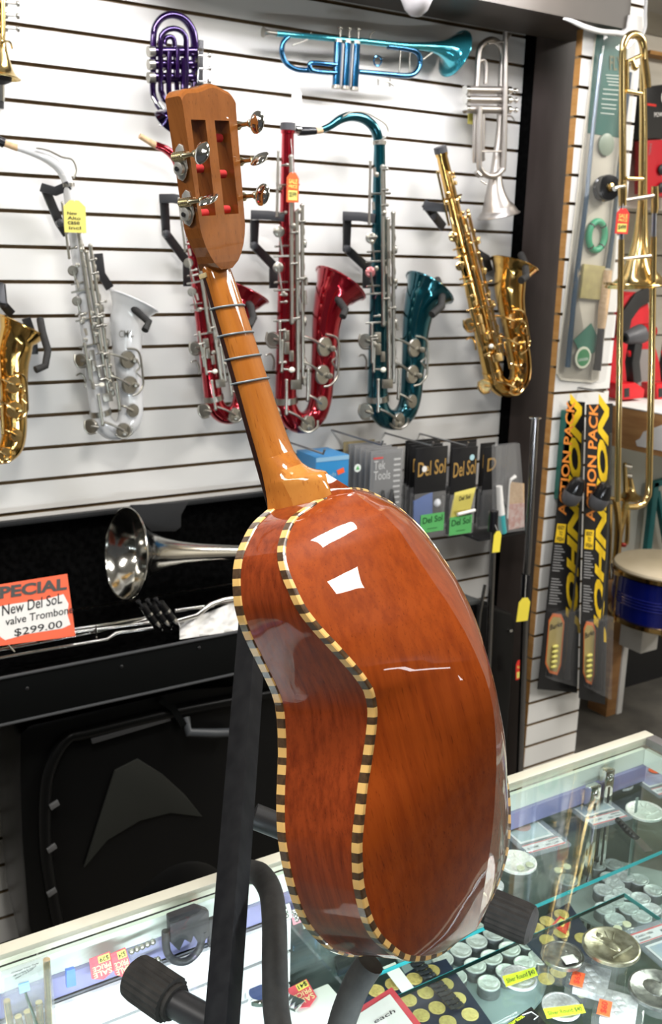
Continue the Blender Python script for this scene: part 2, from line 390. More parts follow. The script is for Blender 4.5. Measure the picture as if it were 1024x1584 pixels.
# ------------------------------------------------------------------ instruments on the wall
def ptube(mb, pts, Yp, n=10, caps=True, closed=False, sm=0, k=1.0):
    """pts: (px, py, radius in px, distance in front of the plane Yp)"""
    P = [tuple(p) + (0,)*(4-len(p)) for p in pts]
    if sm: P = spline(P, sm)
    q = [PY(p[0], p[1], Yp-p[3]) for p in P]
    return mb.tube(q, [p[2]*k/ppm(c) for p, c in zip(P, q)], n, caps, closed)
def arc(cx, cy, rx, ry, a0, a1, r, d=0, n=10): return [(cx+rx*math.cos(lerp(a0, a1, i/n)), cy+ry*math.sin(lerp(a0, a1, i/n)), r, d) for i in range(n+1)]
NW = V((0, -1, 0))
SAXG = 'saxophones hanging on the slatted wall'
def sax(name, label, cx, cy, s, th, lacq, keym, ytop=222, neck=None, cap=False, clutter=26, logo=None, cupm=None, seed=1, bk=1):
    sn, cs = math.sin(math.radians(th)), math.cos(math.radians(th)); Y0 = WALL-.088
    def L(x, y): u = (x-584)*s; v = (y-615)*s; return (cx+u*cs+v*sn, cy-u*sn+v*cs)
    def P(x, y, d=0): a, b_ = L(x, y); return PY(a, b_, Y0-d)
    pm = ppm(P(600, 560)); k = s/pm
    root = thing(name, P(600, 660), label, 'saxophone', SAXG)
    cupm = cupm or keym
    def tb(mb, pts, n=10, caps=True, sm=0, closed=False):
        Q = [tuple(p)+(0,)*(4-len(p)) for p in pts]
        if sm: Q = spline(Q, sm)
        return mb.tube([P(q[0], q[1], q[3]) for q in Q], [q[2]*k for q in Q], n, caps, closed)
    yt = ytop
    # body tube, bow and bell are one conical tube
    path = [(587-3*(yt-222)/393, yt, 8.6+3.2*(yt-222)/300), (586, lerp(yt, 615, .35), 11), (585, lerp(yt, 615, .7), 14), (584, 612, 16), (586, 632, 16.5), (596, 646, 16.5), (612, 649, 16.5), (627, 638, 16.8), (635, 615, 17.2), (638, 580, 18), (641, 540, 19.5), (643.5, 507, 21.5), (647.5, 483, 24), (652.5, 466, 28), (658.5, 455, 34), (664.5, 445, 41.5)]
    if bk != 1: path = [(x, y, r*(bk if i > 6 and y > 470 else 1)) for i, (x, y, r) in enumerate(path)]
    b = MB(); sp = spline([p+(0,) for p in path], 5); tb(b, sp, 22, False); 
    tb(b, [(q[0], q[1], q[2]*.95, q[3]) for q in sp[-40:]], 22, False)
    pr = P(664.5, 445); ax = (P(664.5, 445)-P(658.8, 454.5)).normalized()
    u = ax.orthogonal().normalized(); w_ = ax.cross(u); R = 41.5*k
    b.tube([pr+(u*math.cos(2*pi*i/36)+w_*math.sin(2*pi*i/36))*R for i in range(36)], 1.6*k, 6, closed=True)
    b.build('body', lacq, root)
    rd = 16*k
    b = MB(); tb(b, [(584, 612, 17.6), (584.5, 621, 17.6)], 22); b.build('collar', keym, root)
    b = MB(); tb(b, [(path[0][0], yt+2, 10.2), (path[0][0], yt-4, 10.2)], 16); b.build('tenon_ring', keym if not cap else lacq, root)
    if cap: b = MB(); tb(b, [(path[0][0], yt-3, 10.5), (path[0][0]+.2, yt-14, 10.5)], 16); b.build('end_cap', mat('grey_cap', (.05, .05, .055), .5), root)
    if neck:
        b = MB(); ptube(b, neck['tube'], Y0, 14, True, sm=5); b.build('neck', lacq, root)
        b = MB(); ptube(b, neck['cork'], Y0, 12); b.build('cork', CORK, root)
        if 'mouth' in neck: b = MB(); ptube(b, neck['mouth'], Y0, 12); b.build('mouthpiece', EBONITE, root)
        if 'lig' in neck: b = MB(); ptube(b, neck['lig'], Y0, 12); b.build('ligature', CHROME, root)
        if 'wire' in neck: b = MB(); ptube(b, neck['wire'], Y0-.012, 7, sm=5); b.build('octave_key', keym, root)
    # bell key cups with arms, guards
    for (x, y, r, ax_, ay) in ((641, 538, 14.5, 611, 523), (638, 579, 14.5, 611, 560), (637, 621, 11, 617, 609), (617, 651, 13, 588, 633)):
        d = 19*k+.006
        b = MB().lathe(P(x, y, d), NW+V((.25, 0, 0)), [(r*k*.98, -.004), (r*k, .0015), (r*k*.93, .004), (r*k*.3, .0045)], 22)
        c = b.build('key_cup', cupm, root)
        b = MB(); tb(b, [(ax_, ay, 2, d-.002), (lerp(ax_, x, .45), lerp(ay, y, .35), 2, d+.008), (x, y, 2.4, d+.006)], 7, sm=3); b.build('key_arm', keym, c)
    for pts in ([(643, 520, 1.8), (657, 524, 1.8), (662, 536, 1.8), (661, 570, 1.8), (659, 583, 1.8), (650, 594, 1.8), (640, 597, 1.8)], [(655, 540, 1.5), (659, 552, 1.5), (652, 560, 1.5), (659, 570, 1.5)], [(603, 655, 1.8), (610, 662, 1.8), (620, 663, 1.8), (630, 656, 1.8), (631, 646, 1.8)]):
        b = MB(); tb(b, [p+(19*k+.013,) for p in pts], 7, sm=4); b.build('key_guard', keym, root)
    for (x, y) in ((653, 541), (649, 581), (619, 657)):
        b = MB().lathe(P(x, y, 19*k+.012), NW, [(4.2*k, -.004), (4.2*k, .003), (2*k, .004)], 12); b.build('guard_foot', keym, root)
    for (x, y, r) in ((565, 636, 12), (565, 527, 10.5)):
        b = MB().lathe(P(x, y, .012), NW+V((-1.0, 0, 0)), [(r*k, -.004), (r*k, .001), (r*k*.9, .004)], 20); c = b.build('key_cup', cupm, root)
        b = MB(); o = [(x-8, y-10, 1.4, .02), (x-10, y+2, 1.4, .024), (x-4, y+12, 1.4, .024), (x+7, y+12, 1.4, .02)]; tb(b, o, 6, sm=4)
        tb(b, [(x+12, y+4, 2, .025), (x, y, 2, .026)], 6); b.build('key_guard', keym, root)
    f = (615-yt)/393.0
    def yy(y): return y if y > 500 else 615-(615-y)*f*1.0 if f < 1 else y
    for (x, y, r) in ((574, 368, 8), (573, 421, 7.5)):
        y = yy(y); d = 13*k
        b = MB().lathe(P(x, y, d), NW+V((-.35, 0, 0)), [(r*k, -.003), (r*k, .001), (r*k*.8, .003)], 18); c = b.build('key_cup', (KRED if (lacq is TEALL and y > 400) else cupm), root)
        b = MB(); tb(b, [(x, y, 1.6, d+.005), (x+3, y+18, 1.6, d+.005), (x+5, y+34, 1.6, d)], 6); tb(b, [(x-6, y+22, 1.5, d), (x+14, y+21, 1.5, d)], 6); b.build('key_arm', keym, c)
    # rods
    rods = [(592, yy(258), 593, 502, 2.5, .0), (600, yy(340), 602, 585, 2.6, .0), (608, yy(330), 609, 590, 2.4, -.004), (573, yy(250), 571, yy(345), 1.6, -.003), (575, 502, 576, 560, 1.8, .002), (579, 530, 578, 574, 1.8, .004), (585, 588, 585, 636, 2.0, .004), (617, 572, 616, 616, 2.0, .004)]
    for (x0, y0, x1, y1, r, dd) in rods:
        b = MB(); tb(b, [(x0, y0, r*1.2, rd+.010+dd), (x1, y1, r*1.2, rd+.010+dd)], 8)
        for t in (0, .5, 1): b.ball(P(lerp(x0, x1, t), lerp(y0, y1, t), rd+.009+dd), r*k*1.5, 8)
        b.build('key_rod', keym, root)
    # stack keys at the right edge of the body: cups seen from the side
    for i, y in enumerate((352, 368, 386, 402, 420, 440, 460, 480, 500, 524, 546, 562)):
        y = yy(y); x = 604+(i % 3)*2.5; r = 5.5+.25*i
        b = MB().lathe(P(x+3, y, rd*.55), V((.9, -.45, 0)), [(r*k, -.003), (r*k, .002), (r*k*.7, .004)], 14); b.build('key_cup', cupm, root)
    # side key touches and brackets
    rnd = random.Random(seed)
    for i in range(clutter):
        y = yy(rnd.uniform(255, 590)); x = rnd.choice((577, 581, 596, 604, 609, 613)) + rnd.uniform(-2, 2); d = rd+.012+rnd.uniform(0, .008)
        if y < yy(335) and x > 597: x = 594
        b = MB(); t = rnd.random()
        if t < .45: tb(b, [(x-4, y, 1.5, d), (x+5, y-1, 1.5, d)], 6); b.ball(P(x+5, y-1, d), 2.6*k, 8)
        elif t < .75: b.lathe(P(x, y, d), NW, [(3.6*k, -.002), (3.6*k, .002), (2*k, .003)], 12)
        else: tb(b, [(x, y, 2.2, d), (x+1, y+12, 2.0, d+.003)], 7)
        b.build('key_touch', keym, root)
    for (x, y, dx, dy) in ((585, 522, 4.5, 8), (586, 540, 3.5, 9), (600, 594, 8, 7), (593, 552, 3, 8)):
        b = MB(); a = P(x-dx, y-dy, rd+.014); c_ = P(x+dx, y-dy, rd+.014); e = P(x+dx, y+dy, rd+.014); g = P(x-dx, y+dy, rd+.014)
        b.prism([a, c_, e, g], (0, .005, 0)); b.build('key_touch', keym, root, bevel=.0015)
    b = MB(); pc = P(593, 572, rd+.016); b.ball(pc, 5*k, 12, (1, .5, .8)); b.build('key_pearl', PEARL, root)
    b = MB(); tb(b, [(578, 571, 1.6, rd+.012), (590, 572, 1.6, rd+.014)], 6); tb(b, [(554, 551, 1.6, .0), (562, 549, 1.6, .0), (567, 558, 1.6, .0), (566, 572, 1.8, 0)], 6, sm=3); b.build('thumb_hook', keym, root)
    b = MB()
    for y in (405, 455, 500): tb(b, [(566, yy(y), 1.6, rd*.6), (603, yy(y)-2, 1.6, rd+.008)], 6)
    tb(b, [(574, yy(300), 1.7, rd*.8), (604, yy(299), 1.7, rd)], 6); b.build('brace', keym, root)
    if logo:
        a = P(logo[1], logo[2], 25*k+.002); b = MB(); write(b, logo[0], a, a+V((.035, 0, 0)), a+V((0, 0, .016))); b.build('engraving', NICKEL, root)
    return root, P
sax('alto_saxophone', 'gold saxophone bell cut by the left photo edge, low on the slatted wall', -26, 673, .95, 5.5, GOLD, GOLDK, ytop=330, seed=2, bk=1.15)
sax('alto_saxophone', 'white lacquered alto saxophone with grey nickel keys and a yellow tag', 155, 637, .95, 8.5, WHITEL, NICKEL, ytop=243, seed=3, bk=1.16, clutter=44, logo=('CMC', 632, 500),
    neck=dict(tube=[(26, 228, 5.4, .0), (45, 234, 6, .0), (68, 243, 7, .0), (88, 256, 8, .0), (100, 271, 8.5, .0), (107, 290, 9, 0)], cork=[(5, 221, 5.2, 0), (27, 229, 5.2, 0)], mouth=[(-14, 214, 5, 0), (-2, 218, 7.5, 0), (6, 221.5, 7.5, 0)], wire=[(56, 229, 1.3), (75, 233, 1.6), (96, 243, 1.6), (112, 247, 1.6), (118, 262, 1.6), (114, 276, 1.6)]))
sax('alto_saxophone', 'red alto saxophone partly hidden behind the neck of the guitar', 330, 614, .9, 8, REDL, NICKEL, ytop=243, seed=4,
    neck=dict(tube=[(240, 224, 5.5, 0), (256, 231, 6.5, 0), (270, 243, 7.5, 0), (279, 262, 8, 0)], cork=[(216, 210, 4.2, 0), (241, 225, 5.2, 0)]))
sax('tenor_saxophone', 'red tenor saxophone without a neck, capped top and orange sale tag', 442, 617.5, 1.055, 0, REDL, NICKEL, ytop=224, cap=True, seed=5)
sax('tenor_saxophone', 'teal tenor saxophone with curved neck and black mouthpiece', 584, 615, 1.0, 0, TEALL, NICKEL, seed=6,
    neck=dict(tube=[(586, 224, 8.2, 0), (583, 207, 8.2, 0), (575, 193, 8.2, 0), (561, 183, 8, 0), (543, 180, 7.6, 0), (526, 185, 7, 0), (511, 195, 6, 0), (497, 201, 5.2, 0)], cork=[(487, 202.5, 5.2, 0), (498, 201, 5.2, 0)], mouth=[(461, 203, 7, 0), (470, 203, 7, 0), (488, 202.5, 5.8, 0)], lig=[(457, 201, 6.5, 0), (463, 202, 7.4, 0)], wire=[(530, 180, 1.4), (545, 173, 1.4), (565, 174, 1.5), (583, 183, 1.6), (597, 193, 1.6), (600, 205, 1.6), (592, 216, 1.6), (578, 219, 1.6)]))
sax('alto_saxophone', 'gold alto saxophone hanging aslant beside the dark post', 761, 575, .9, 13.5, GOLD, GOLDK, ytop=232, cap=True, seed=8, bk=1.12, clutter=40)

HG = 'black saxophone hangers on the slatted wall'
def hanger(label, top, arm, low, finger, Yd=.03):
    """px polylines: cradle bar, jointed arm, lower bar, hook finger"""
    root = thing('saxophone_hanger', PY(arm[-1][0], arm[-1][1], WALL-.02), label, 'instrument hanger', HG)
    k = lambda x, y, w: w/ppm(PY(x, y, WALL-Yd))
    def st(nm, pts, w, m, d0, d1):
        n = len(pts); q = [PY(x, y, WALL-lerp(d0, d1, i/max(1, n-1))) for i, (x, y) in enumerate(pts)]
        return MB().strap(q, NW, (k(*pts[0], w), .004)).build(nm, m, root, bevel=.0015)
    st('cradle_bar', top, 6.8, GREYB, .045, .10); st('arm', arm, 7, BLACK, .045, .022)
    x, y = arm[1]; MB().lathe(PY(x, y, WALL-.046), NW, [(k(x, y, 6), -.004), (k(x, y, 6), .006), (k(x, y, 3), .009)], 14).build('joint_bolt', GREYB, root)
    st('lower_bar', low, 6.8, BLACK, .022, .022)
    if finger:
        n = len(finger); q = [PY(x, y, WALL-.10-.08*math.sin(pi*i/(n-1)*.5)) for i, (x, y) in enumerate(finger)]
        MB().tube(q, [k(*finger[0], 5.5)]*n, 10).build('bell_hook', FOAM, root)
for a in (('black hanger with grey bar holding the teal tenor saxophone', [(530, 334), (556, 335), (580, 338)], [(537, 340), (536, 385), (568, 414)], [(567, 405), (567, 446)], [(676, 432), (684, 452), (683, 474), (668, 487)]),
          ('black hanger with grey bar holding the red tenor saxophone', [(388, 332), (416, 333), (440, 336)], [(394, 340), (393, 380), (424, 412)], [(423, 405), (423, 446)], [(513, 454), (525, 466), (534, 479), (530, 490)]),
          ('black hanger reaching behind the red alto saxophone beside the guitar head', [(247, 307), (268, 307), (290, 311)], [(254, 312), (257, 362), (287, 402)], [(289, 395), (290, 443)], [(377, 459), (388, 474), (392, 492), (385, 505)]),
          ('black hanger under the neck of the white saxophone', [(64, 290), (86, 296), (108, 286)], [(70, 293), (92, 345), (103, 362)], [(152, 392), (156, 424), (170, 446)], [(196, 468), (212, 482), (230, 498), (224, 511)]),
          ('black hanger crossing the slanted gold saxophone', [(655, 318), (690, 322), (710, 306)], [(657, 314), (672, 334), (686, 352)], [(738, 392), (752, 400), (756, 420)], [(806, 394), (812, 408), (814, 428), (806, 434)]),
          ('black hanger at the gold saxophone bell by the left edge', [(-22, 440), (0, 442), (2, 470)], [(1, 440), (4, 470), (18, 486)], [(40, 492), (50, 520), (52, 548)], [(62, 494), (66, 515), (74, 542), (70, 566), (55, 572)])):
    hanger(*a)

# price tags
def ptag(px, py, wpx, hpx, Yp, m, label, lines, strg=None, tilt=0, linem=INK, group=None, patch=None):
    c = PY(px, py, Yp); k = 1/ppm(c); hw = wpx*k/2*1.08; hh = hpx*k/2
    ex = V((math.cos(tilt), 0, math.sin(tilt)+.0)); ez = V((-math.sin(tilt), 0, math.cos(tilt)))
    f = lambda u, v: c + ex*hw*u + ez*hh*v
    root = thing('price_tag', f(0, -1), label, 'price tag', group)
    t = MB().prism([f(-1, -1), f(1, -1), f(1, .62), f(.42, 1), f(-.42, 1), f(-1, .62)], (0, .0012, 0)).build('card', m, root, smooth=False)
    if patch: MB().prism([f(-.72, -.85)+NW*.0003, f(.72, -.85)+NW*.0003, f(.72, -.2)+NW*.0003, f(-.72, -.2)+NW*.0003], (0, .0002, 0)).build('price_patch', PALEY, t, smooth=False)
    for (s, u0, v0, u1, v1, im) in lines:
        b = MB(); write(b, s, f(u0, v0), f(u1, v0), f(u0, v1), .0009); b.build('lettering', im or linem, t, smooth=False)
    if strg:
        q = [PY(x, y, Yp) for x, y in strg]; MB().tube(q, .0007, 5).build('string', STRING, root)
    return root
sl = lambda p: [('SALE', -.7, .25, .7, .55, PALEY), ('PRICE', -.7, -.05, .7, .18, PALEY), (p, -.6, -.7, .6, -.3, INK)]
ptag(453, 290, 20, 44, WALL-.15, ORANGE, 'orange sale tag hanging on the red tenor saxophone', sl('$599'), [(453, 268), (452, 240), (450, 215)], patch=1)
ptag(116, 335, 32, 48, WALL-.15, PALEY, 'pale yellow handwritten tag on the white saxophone', [('New', -.7, .1, .2, .3, None), ('Alto', -.7, -.2, .5, 0, None), ('case', -.7, -.5, .4, -.3, None), ('incl', -.6, -.8, .5, -.6, None)], [(115, 312), (113, 290), (110, 272), (96, 270)])
ptag(459, 157, 16, 36, WALL-.07, PAPER, 'blank white tag hanging below the blue trumpet', [], [(459, 138), (456, 122), (457, 112)])

# ---- trumpets
def trumpet_parts(name, label, Yp, specs, group='trumpets on the slatted wall', base=None, cat='trumpet'):
    root = thing(name, PY(*base, Yp), label, cat, group)
    for (nm, m, kind, pts, opt) in specs:
        b = MB()
        if kind == 't': ptube(b, pts, Yp, opt.get('n', 10), True, sm=opt.get('sm', 4))
        elif kind == 'l':                     # straight
            for seg in pts:
                ptube(b, seg, Yp, opt.get('n', 10), True)
                if nm in ('brace', 'water_key') and seg is not pts[-1]: b.build(nm, m, root); b = MB()
        elif kind == 'b':                     # open bell
            sp_ = spline([tuple(p)+(0,)*(4-len(p)) for p in pts], 6); ptube(b, sp_, Yp, 24, False); ptube(b, [(q[0], q[1], q[2]*.96, q[3]) for q in sp_[-24:]], Yp, 24, False)
            q = [PY(p_[0], p_[1], Yp-p_[3]) for p_ in sp_[-2:]]; ax = (q[1]-q[0]).normalized(); u = ax.orthogonal().normalized(); w_ = ax.cross(u); R = sp_[-1][2]/ppm(q[1])
            b.tube([q[1]+(u*math.cos(2*pi*i/32)+w_*math.sin(2*pi*i/32))*R for i in range(32)], .0012, 6, closed=True)
        b.build(nm, m, root)
    return root
Yt = WALL-.07
sp = [('leadpipe', CYANL, 'l', [[(428, 52, 4.4), (560, 64, 4.6)]], {}),
      ('bell', CYANL, 'b', [(556, 63, 4.6), (620, 70, 5), (656, 72, 6.5), (676, 74, 9.5), (690, 77, 16), (699, 80, 26), (704, 83, 36)], {}),
      ('tuning_slide', BLUEL, 't', [(446, 57, 4), (438, 66, 4.2), (436, 82, 4.2), (443, 98, 4.2), (458, 107, 4.2), (478, 109, 4.2), (508, 112, 4.2)], {}),
      ('valve_slide', BLUEL, 't', [(525, 101, 3.6, .008), (484, 97, 3.6, .008), (479, 103, 3.6, .008), (486, 110, 3.6, .008), (522, 113, 3.6, .008)], {}),
      ('bell_bow', BLUEL, 't', [(555, 111, 4.2), (600, 115, 4.2), (632, 117, 4.2), (645, 110, 4.2), (650, 96, 4.2), (646, 82, 4.2), (632, 76, 4.2), (600, 72, 4)], {}),
      ('mouthpiece', NICKEL, 't', [(432, 52, 3.4), (418, 50.5, 3.2), (411, 50, 5), (407, 49.5, 8)], {'sm': 0}),
      ('brace', NICKEL, 'l', [[(654, 92, 1.4), (672, 78, 2)], [(452, 70, 1.4), (474, 62, 1.6), (481, 51, 2)], [(620, 78, 1.2), (617, 114, 1.2)], [(634, 80, 1.2), (633, 114, 1.2)], [(585, 123, 1.2), (600, 126, 1.2), (610, 132, 1.6)], [(585, 122, 1.4), (585, 132, 1.4)], [(603, 122, 1.4), (603, 134, 1.4)]], {'n': 7}),
      ('finger_hook', NICKEL, 't', [(572, 63, 1.2), (573, 54, 1.2), (580, 48, 1.2)], {'n': 6}), ('finger_ring', BLUEL, 't', arc(584, 94, 6, 8, 0, 2*pi, 1.3, .004), {'n': 6, 'sm': 0})]
for i, x in enumerate((525, 539, 553)):
    sp += [('valve', BLUEL, 'l', [[(x-2, 66+i*1.2, 6.4, .004), (x-5, 132+i*1.5, 6.4, .004)]], {'n': 16}), ('valve_cap', NICKEL, 'l', [[(x-5, 132+i*1.5, 6.9, .004), (x-5.3, 137+i*1.5, 6.9, .004)], [(x-1.6, 62+i*1.2, 6.6, .004), (x-2, 66+i*1.2, 6.6, .004)]], {'n': 16}),
           ('finger_button', NICKEL, 'l', [[(x+1, 60+i*1.2, 1.5, .004), (x+1.5, 46+i, 1.5, .004)], [(x+1.5, 45+i, 4, .004), (x+1.6, 42.5+i, 4, .004)]], {'n': 10})]
for x in (531, 546): sp.append(('valve_trim', SILVER, 'l', [[(x, 68, 2, .012), (x-4, 134, 2, .012)]], {'n': 6}))
trumpet_parts('trumpet', 'blue trumpet hanging level near the top of the wall', Yt, sp, base=(540, 140))
# silver trumpet, bell down
Yt = WALL-.075
sp = [('bell', SILVER, 'b', [(776, 100, 5), (773, 200, 5.4), (769, 240, 7), (767, 270, 9.5), (766, 295, 14), (768, 315, 21), (770, 325, 27), (771, 333, 33)], {}),
      ('leadpipe', SILVER, 't', [(782, 50, 4.2, .02), (781, 150, 4.4, .02), (779, 250, 4.6, .02), (776, 263, 4.6, .02), (765, 272, 4.6, .02), (752, 271, 4.6, .02), (743, 262, 4.6, .02), (741, 248, 4.6, .02), (742, 165, 4.4, .02)], {}),
      ('bell_bow', SILVER, 't', [(737, 140, 4.6), (740, 90, 4.8), (744, 72, 5), (757, 62, 5), (770, 66, 5), (777, 82, 4.8), (777, 130, 4.8)], {}),
      ('valve_slide', SILVER, 't', [(751, 130, 3.6), (751, 100, 3.6), (746, 93, 3.6), (740, 100, 3.6), (739, 130, 3.6)], {}),
      ('valve_slide', SILVER, 't', [(736, 165, 4), (734, 230, 4), (735, 252, 4)], {}), ('valve_slide', SILVER, 't', [(747, 165, 4), (746, 235, 4), (748, 248, 3.4)], {}),
      ('brace', SILVER, 'l', [[(744, 234, 1.6, .02), (779, 234, 1.6, .02)], [(755, 68, 1.6, .02), (780, 64, 1.6, .02), (790, 53, 1.8, .02)]], {'n': 7}),
      ('water_key', SILVER, 'l', [[(736, 266, 4, .02), (742, 272, 4, .02)], [(744, 280, 1.2, .02), (752, 285, 1.2, .02)], [(733, 249, 2.6, .01), (733, 245, 2.6, .01)]], {'n': 8}),
      ('finger_hook', SILVER, 't', [(783, 180, 1.2), (791, 180, 1.2), (796, 187, 1.2)], {'n': 6})]
for i, y in enumerate((139, 154, 169)):
    sp += [('valve', SILVER, 'l', [[(724, y, 6, .006), (779, y+1, 6, .006)]], {'n': 16}), ('valve_cap', CHROME, 'l', [[(719, y, 6.8, .006), (724, y, 6.8, .006)], [(784, y+1, 6, .006), (789, y+1, 6, .006)]], {'n': 16}),
           ('finger_button', CHROME, 'l', [[(789, y+1, 1.6, .006), (796, y+1.5, 1.6, .006)], [(796, y+1.5, 4, .006), (798.5, y+1.5, 4, .006)]], {'n': 10})]
trumpet_parts('trumpet', 'satin silver trumpet hanging bell down beside the dark post', Yt, sp, base=(768, 335))
p = PY(724, 184, WALL-.03); tag(MB().bb((p.x-.016, WALL-.05, p.z-.016), (p.x+.016, WALL-.048, p.z+.012)).build('paper_tag', PALEY, smooth=False), 'small cream tag under the valves of the silver trumpet', 'tag')
# purple pocket trumpet
Yt = WALL-.10
sp = [('bell_bow', PURPL, 't', [(237, 130, 4), (237, 70, 4.2), (239, 45, 4.4), (249, 29, 4.6), (265, 23, 4.8), (283, 28, 5), (296, 44, 5.4), (301, 66, 5.6), (302, 120, 5.6), (300, 150, 6)], {}),
      ('inner_tubing', PURPL, 't', arc(268, 62, 20, 18, pi, 2*pi, 3.6, .012, 8) + [(288, 120, 3.6, .012), (287, 140, 3.6, .012), (280, 156, 3.8, .012), (267, 162, 3.8, .012), (254, 154, 3.8, .012), (249, 140, 3.8, .012), (248, 62, 3.6, .012)], {'sm': 0}),
      ('inner_tubing', PURPL, 't', [(254, 70, 3.4), (256, 60, 3.4), (264, 57, 3.4), (270, 66, 3.4), (272, 110, 3.4), (274, 140, 3.4)], {}),
      ('tuning_slide', PURPL, 't', [(262, 80, 3.6, .018), (261, 135, 3.6, .018), (264, 148, 3.6, .018), (275, 152, 3.6, .018), (283, 142, 3.6, .018), (284, 90, 3.6, .018)], {}),
      ('tuning_slide', PURPL, 't', [(236, 126, 4), (238, 150, 4), (248, 168, 4)], {}), ('leadpipe', PURPL, 'l', [[(275, 76, 3.6, .02), (274, 120, 3.6, .02)]], {}),
      ('brace', CHROME, 'l', [[(292, 77, 2.2, .01), (313, 77, 2.2, .01)], [(307, 80, 1.4, .012), (306, 130, 1.4, .012), (314, 138, 1.4, .012)]], {'n': 7}),
      ('bell', PURPL, 'b', [(290, 150, 6), (281, 164, 8), (268, 178, 13), (258, 190, 22)], {}),
      ('water_key', CHROME, 'l', [[(234, 150, 3, .01), (240, 160, 3, .01)], [(244, 158, 3, .01), (252, 168, 3, .01)]], {'n': 8})]
for i, y in enumerate((80, 100, 120)):
    sp += [('valve', PURPL, 'l', [[(238, y, 7.4, .004), (302, y, 7.4, .004)]], {'n': 16}), ('valve_cap', NICKEL, 'l', [[(229, y, 8, .004), (238, y, 8, .004)]], {'n': 16}),
           ('finger_button', CHROME, 'l', [[(304, y+6, 1.5, .004), (321, y+6, 1.5, .004)], [(322, y+6, 4.2, .004), (325, y+6, 4.2, .004)]], {'n': 10}), ('guide_screw', CHROME, 'l', [[(253, y+7, 3, .02), (256, y+7, 2, .024)], [(302, y+13, 3.6, .016), (306, y+13, 2.6, .018)]], {'n': 9})]
sp = [(a_, m_, k_, ([tuple(p[:2])+(p[2]*1.22,)+tuple(p[3:]) for p in q_] if k_ == 't' else q_), o_) for a_, m_, k_, q_, o_ in sp]
trumpet_parts('pocket_trumpet', 'small purple pocket trumpet behind the head of the guitar', Yt, sp, base=(268, 175))
b = MB(); b.strap([PY(311, 62, WALL-.06), PY(310, 130, WALL-.06), PY(309, 150, WALL-.03)], NW, (.0055, .003)); tag(b.build('peg_bar', BLACK, bevel=.001), 'thin black peg bar beside the purple pocket trumpet', 'wall hook')
q = PY(262, 175, WALL-.02); b = MB().bb((q.x-.02, WALL-.05, q.z-.03), (q.x+.03, WALL-.001, q.z+.0)); tag(b.build('shelf_bracket', CLEAR, bevel=.003), 'clear plastic bracket under the purple pocket trumpet', 'bracket')
# gold trumpet at the upper left edge, bell down on a stand peg
Yt = WALL-.12
sp = [('bell', BRASS, 'b', [(-2, -30, 6), (-1, 40, 6.5), (0, 64, 9), (0, 85, 13), (1, 104, 18), (1, 114, 24), (1, 120, 30)], {}),
      ('leadpipe', BRASS, 't', [(4, -30, 3.6, .02), (5, 55, 3.6, .02), (2, 64, 3.6, .02)], {}), ('finger_hook', BRASS, 't', [(1, 68, 1.6, .02), (8, 64, 1.6, .02), (16, 66, 1.6, .02), (19, 76, 1.6, .02)], {'n': 6})]
for y in (5, 24, 44): sp += [('valve', BRASS, 'l', [[(-30, y-1, 7, .008), (7, y, 7, .008)]], {'n': 16}), ('finger_button', NICKEL, 'l', [[(7, y, 5, .008), (11, y, 5, .008)], [(11, y, 1.4, .008), (26, y+1, 1.4, .008)], [(26, y+1, 4.5, .008), (29, y+1, 4.5, .008)]], {'n': 10})]
trumpet_parts('trumpet', 'gold trumpet hanging bell down at the upper left photo edge', Yt, sp, base=(0, 120))
root = thing('trumpet_peg', PY(0, 170, Yt), 'black and chrome peg inside the gold trumpet bell at the left edge', 'stand')
b = MB(); ptube(b, [(0, 118, 18), (0, 126, 17), (1, 132, 6)], Yt, 16); b.build('cone', FOAM, root)
b = MB(); ptube(b, [(1, 131, 6.5), (1, 157, 6.5)], Yt, 14); b.build('sleeve', CHROME, root)
b = MB(); ptube(b, [(1, 156, 5), (1, 168, 5)], Yt, 12); b.tube([PY(1, 163, Yt), PY(1, 163, WALL)], .006, 8); b.build('peg', BLACK, root)
# round pale dome at the top edge
c = PY(645, -14, 2.02); k = 1/ppm(c)
root = thing('dome_lamp', c, 'pale grey lamp dome dipping into the top edge of the photo', 'lamp')
MB().lathe(c, (0, 0, 1), [(.001, -37*k), (9*k, -35*k), (18*k, -27*k), (25*k, -12*k), (28*k, 6*k), (28*k, 30*k)], 28).build('shade', mat('grey_enamel', (.42, .40, .40), .45), root)
MB().tube([c+V((0, 0, 30*k)), V((c.x, c.y, 2.9))], .006, 8).build('stem', ALU, root)
# ------------------------------------------------------------------ the guitar (Mexican vihuela with a vaulted back)
GO = V((0.4477293, 0.7731788, CAMZ-0.2230173)); GA = V((-0.1740197, 0.2356616, 0.956128)); GW = V((0.9376669, 0.3363, 0.0877782)); GN = V((0.3008289, -0.9118047, 0.2794892))
GW = (GW - GA*GW.dot(GA)).normalized(); GN = GA.cross(GW)*(1 if GA.cross(GW).dot(GN) > 0 else -1)
FO = [(0.0, 0.0), (0.001, .02), (-.002, .035), (-.007, .051), (-.016, .065), (-.027, .078), (-.041, .087), (-.059, .093), (-.075, .095), (-.095, .093), (-.113, .089), (-.133, .084), (-.152, .080), (-.168, .080), (-.187, .085), (-.207, .092), (-.226, .101), (-.247, .110), (-.27, .1175), (-.298, .1215), (-.319, .122), (-.338, .1205), (-.356, .116), (-.375, .107), (-.393, .096), (-.408, .081), (-.419, .062), (-.426, .042), (-.429, .021), (-.430, 0.)]
FO = spline(FO, 4)
HA = [0, .005, .012, .02, .032, .044, .057, .073, .088, .105, .119, .135, .148, .165, .183, .202, .22, .242, .263, .282, .299, .314, .332, .348, .363, .375, .40, .43]
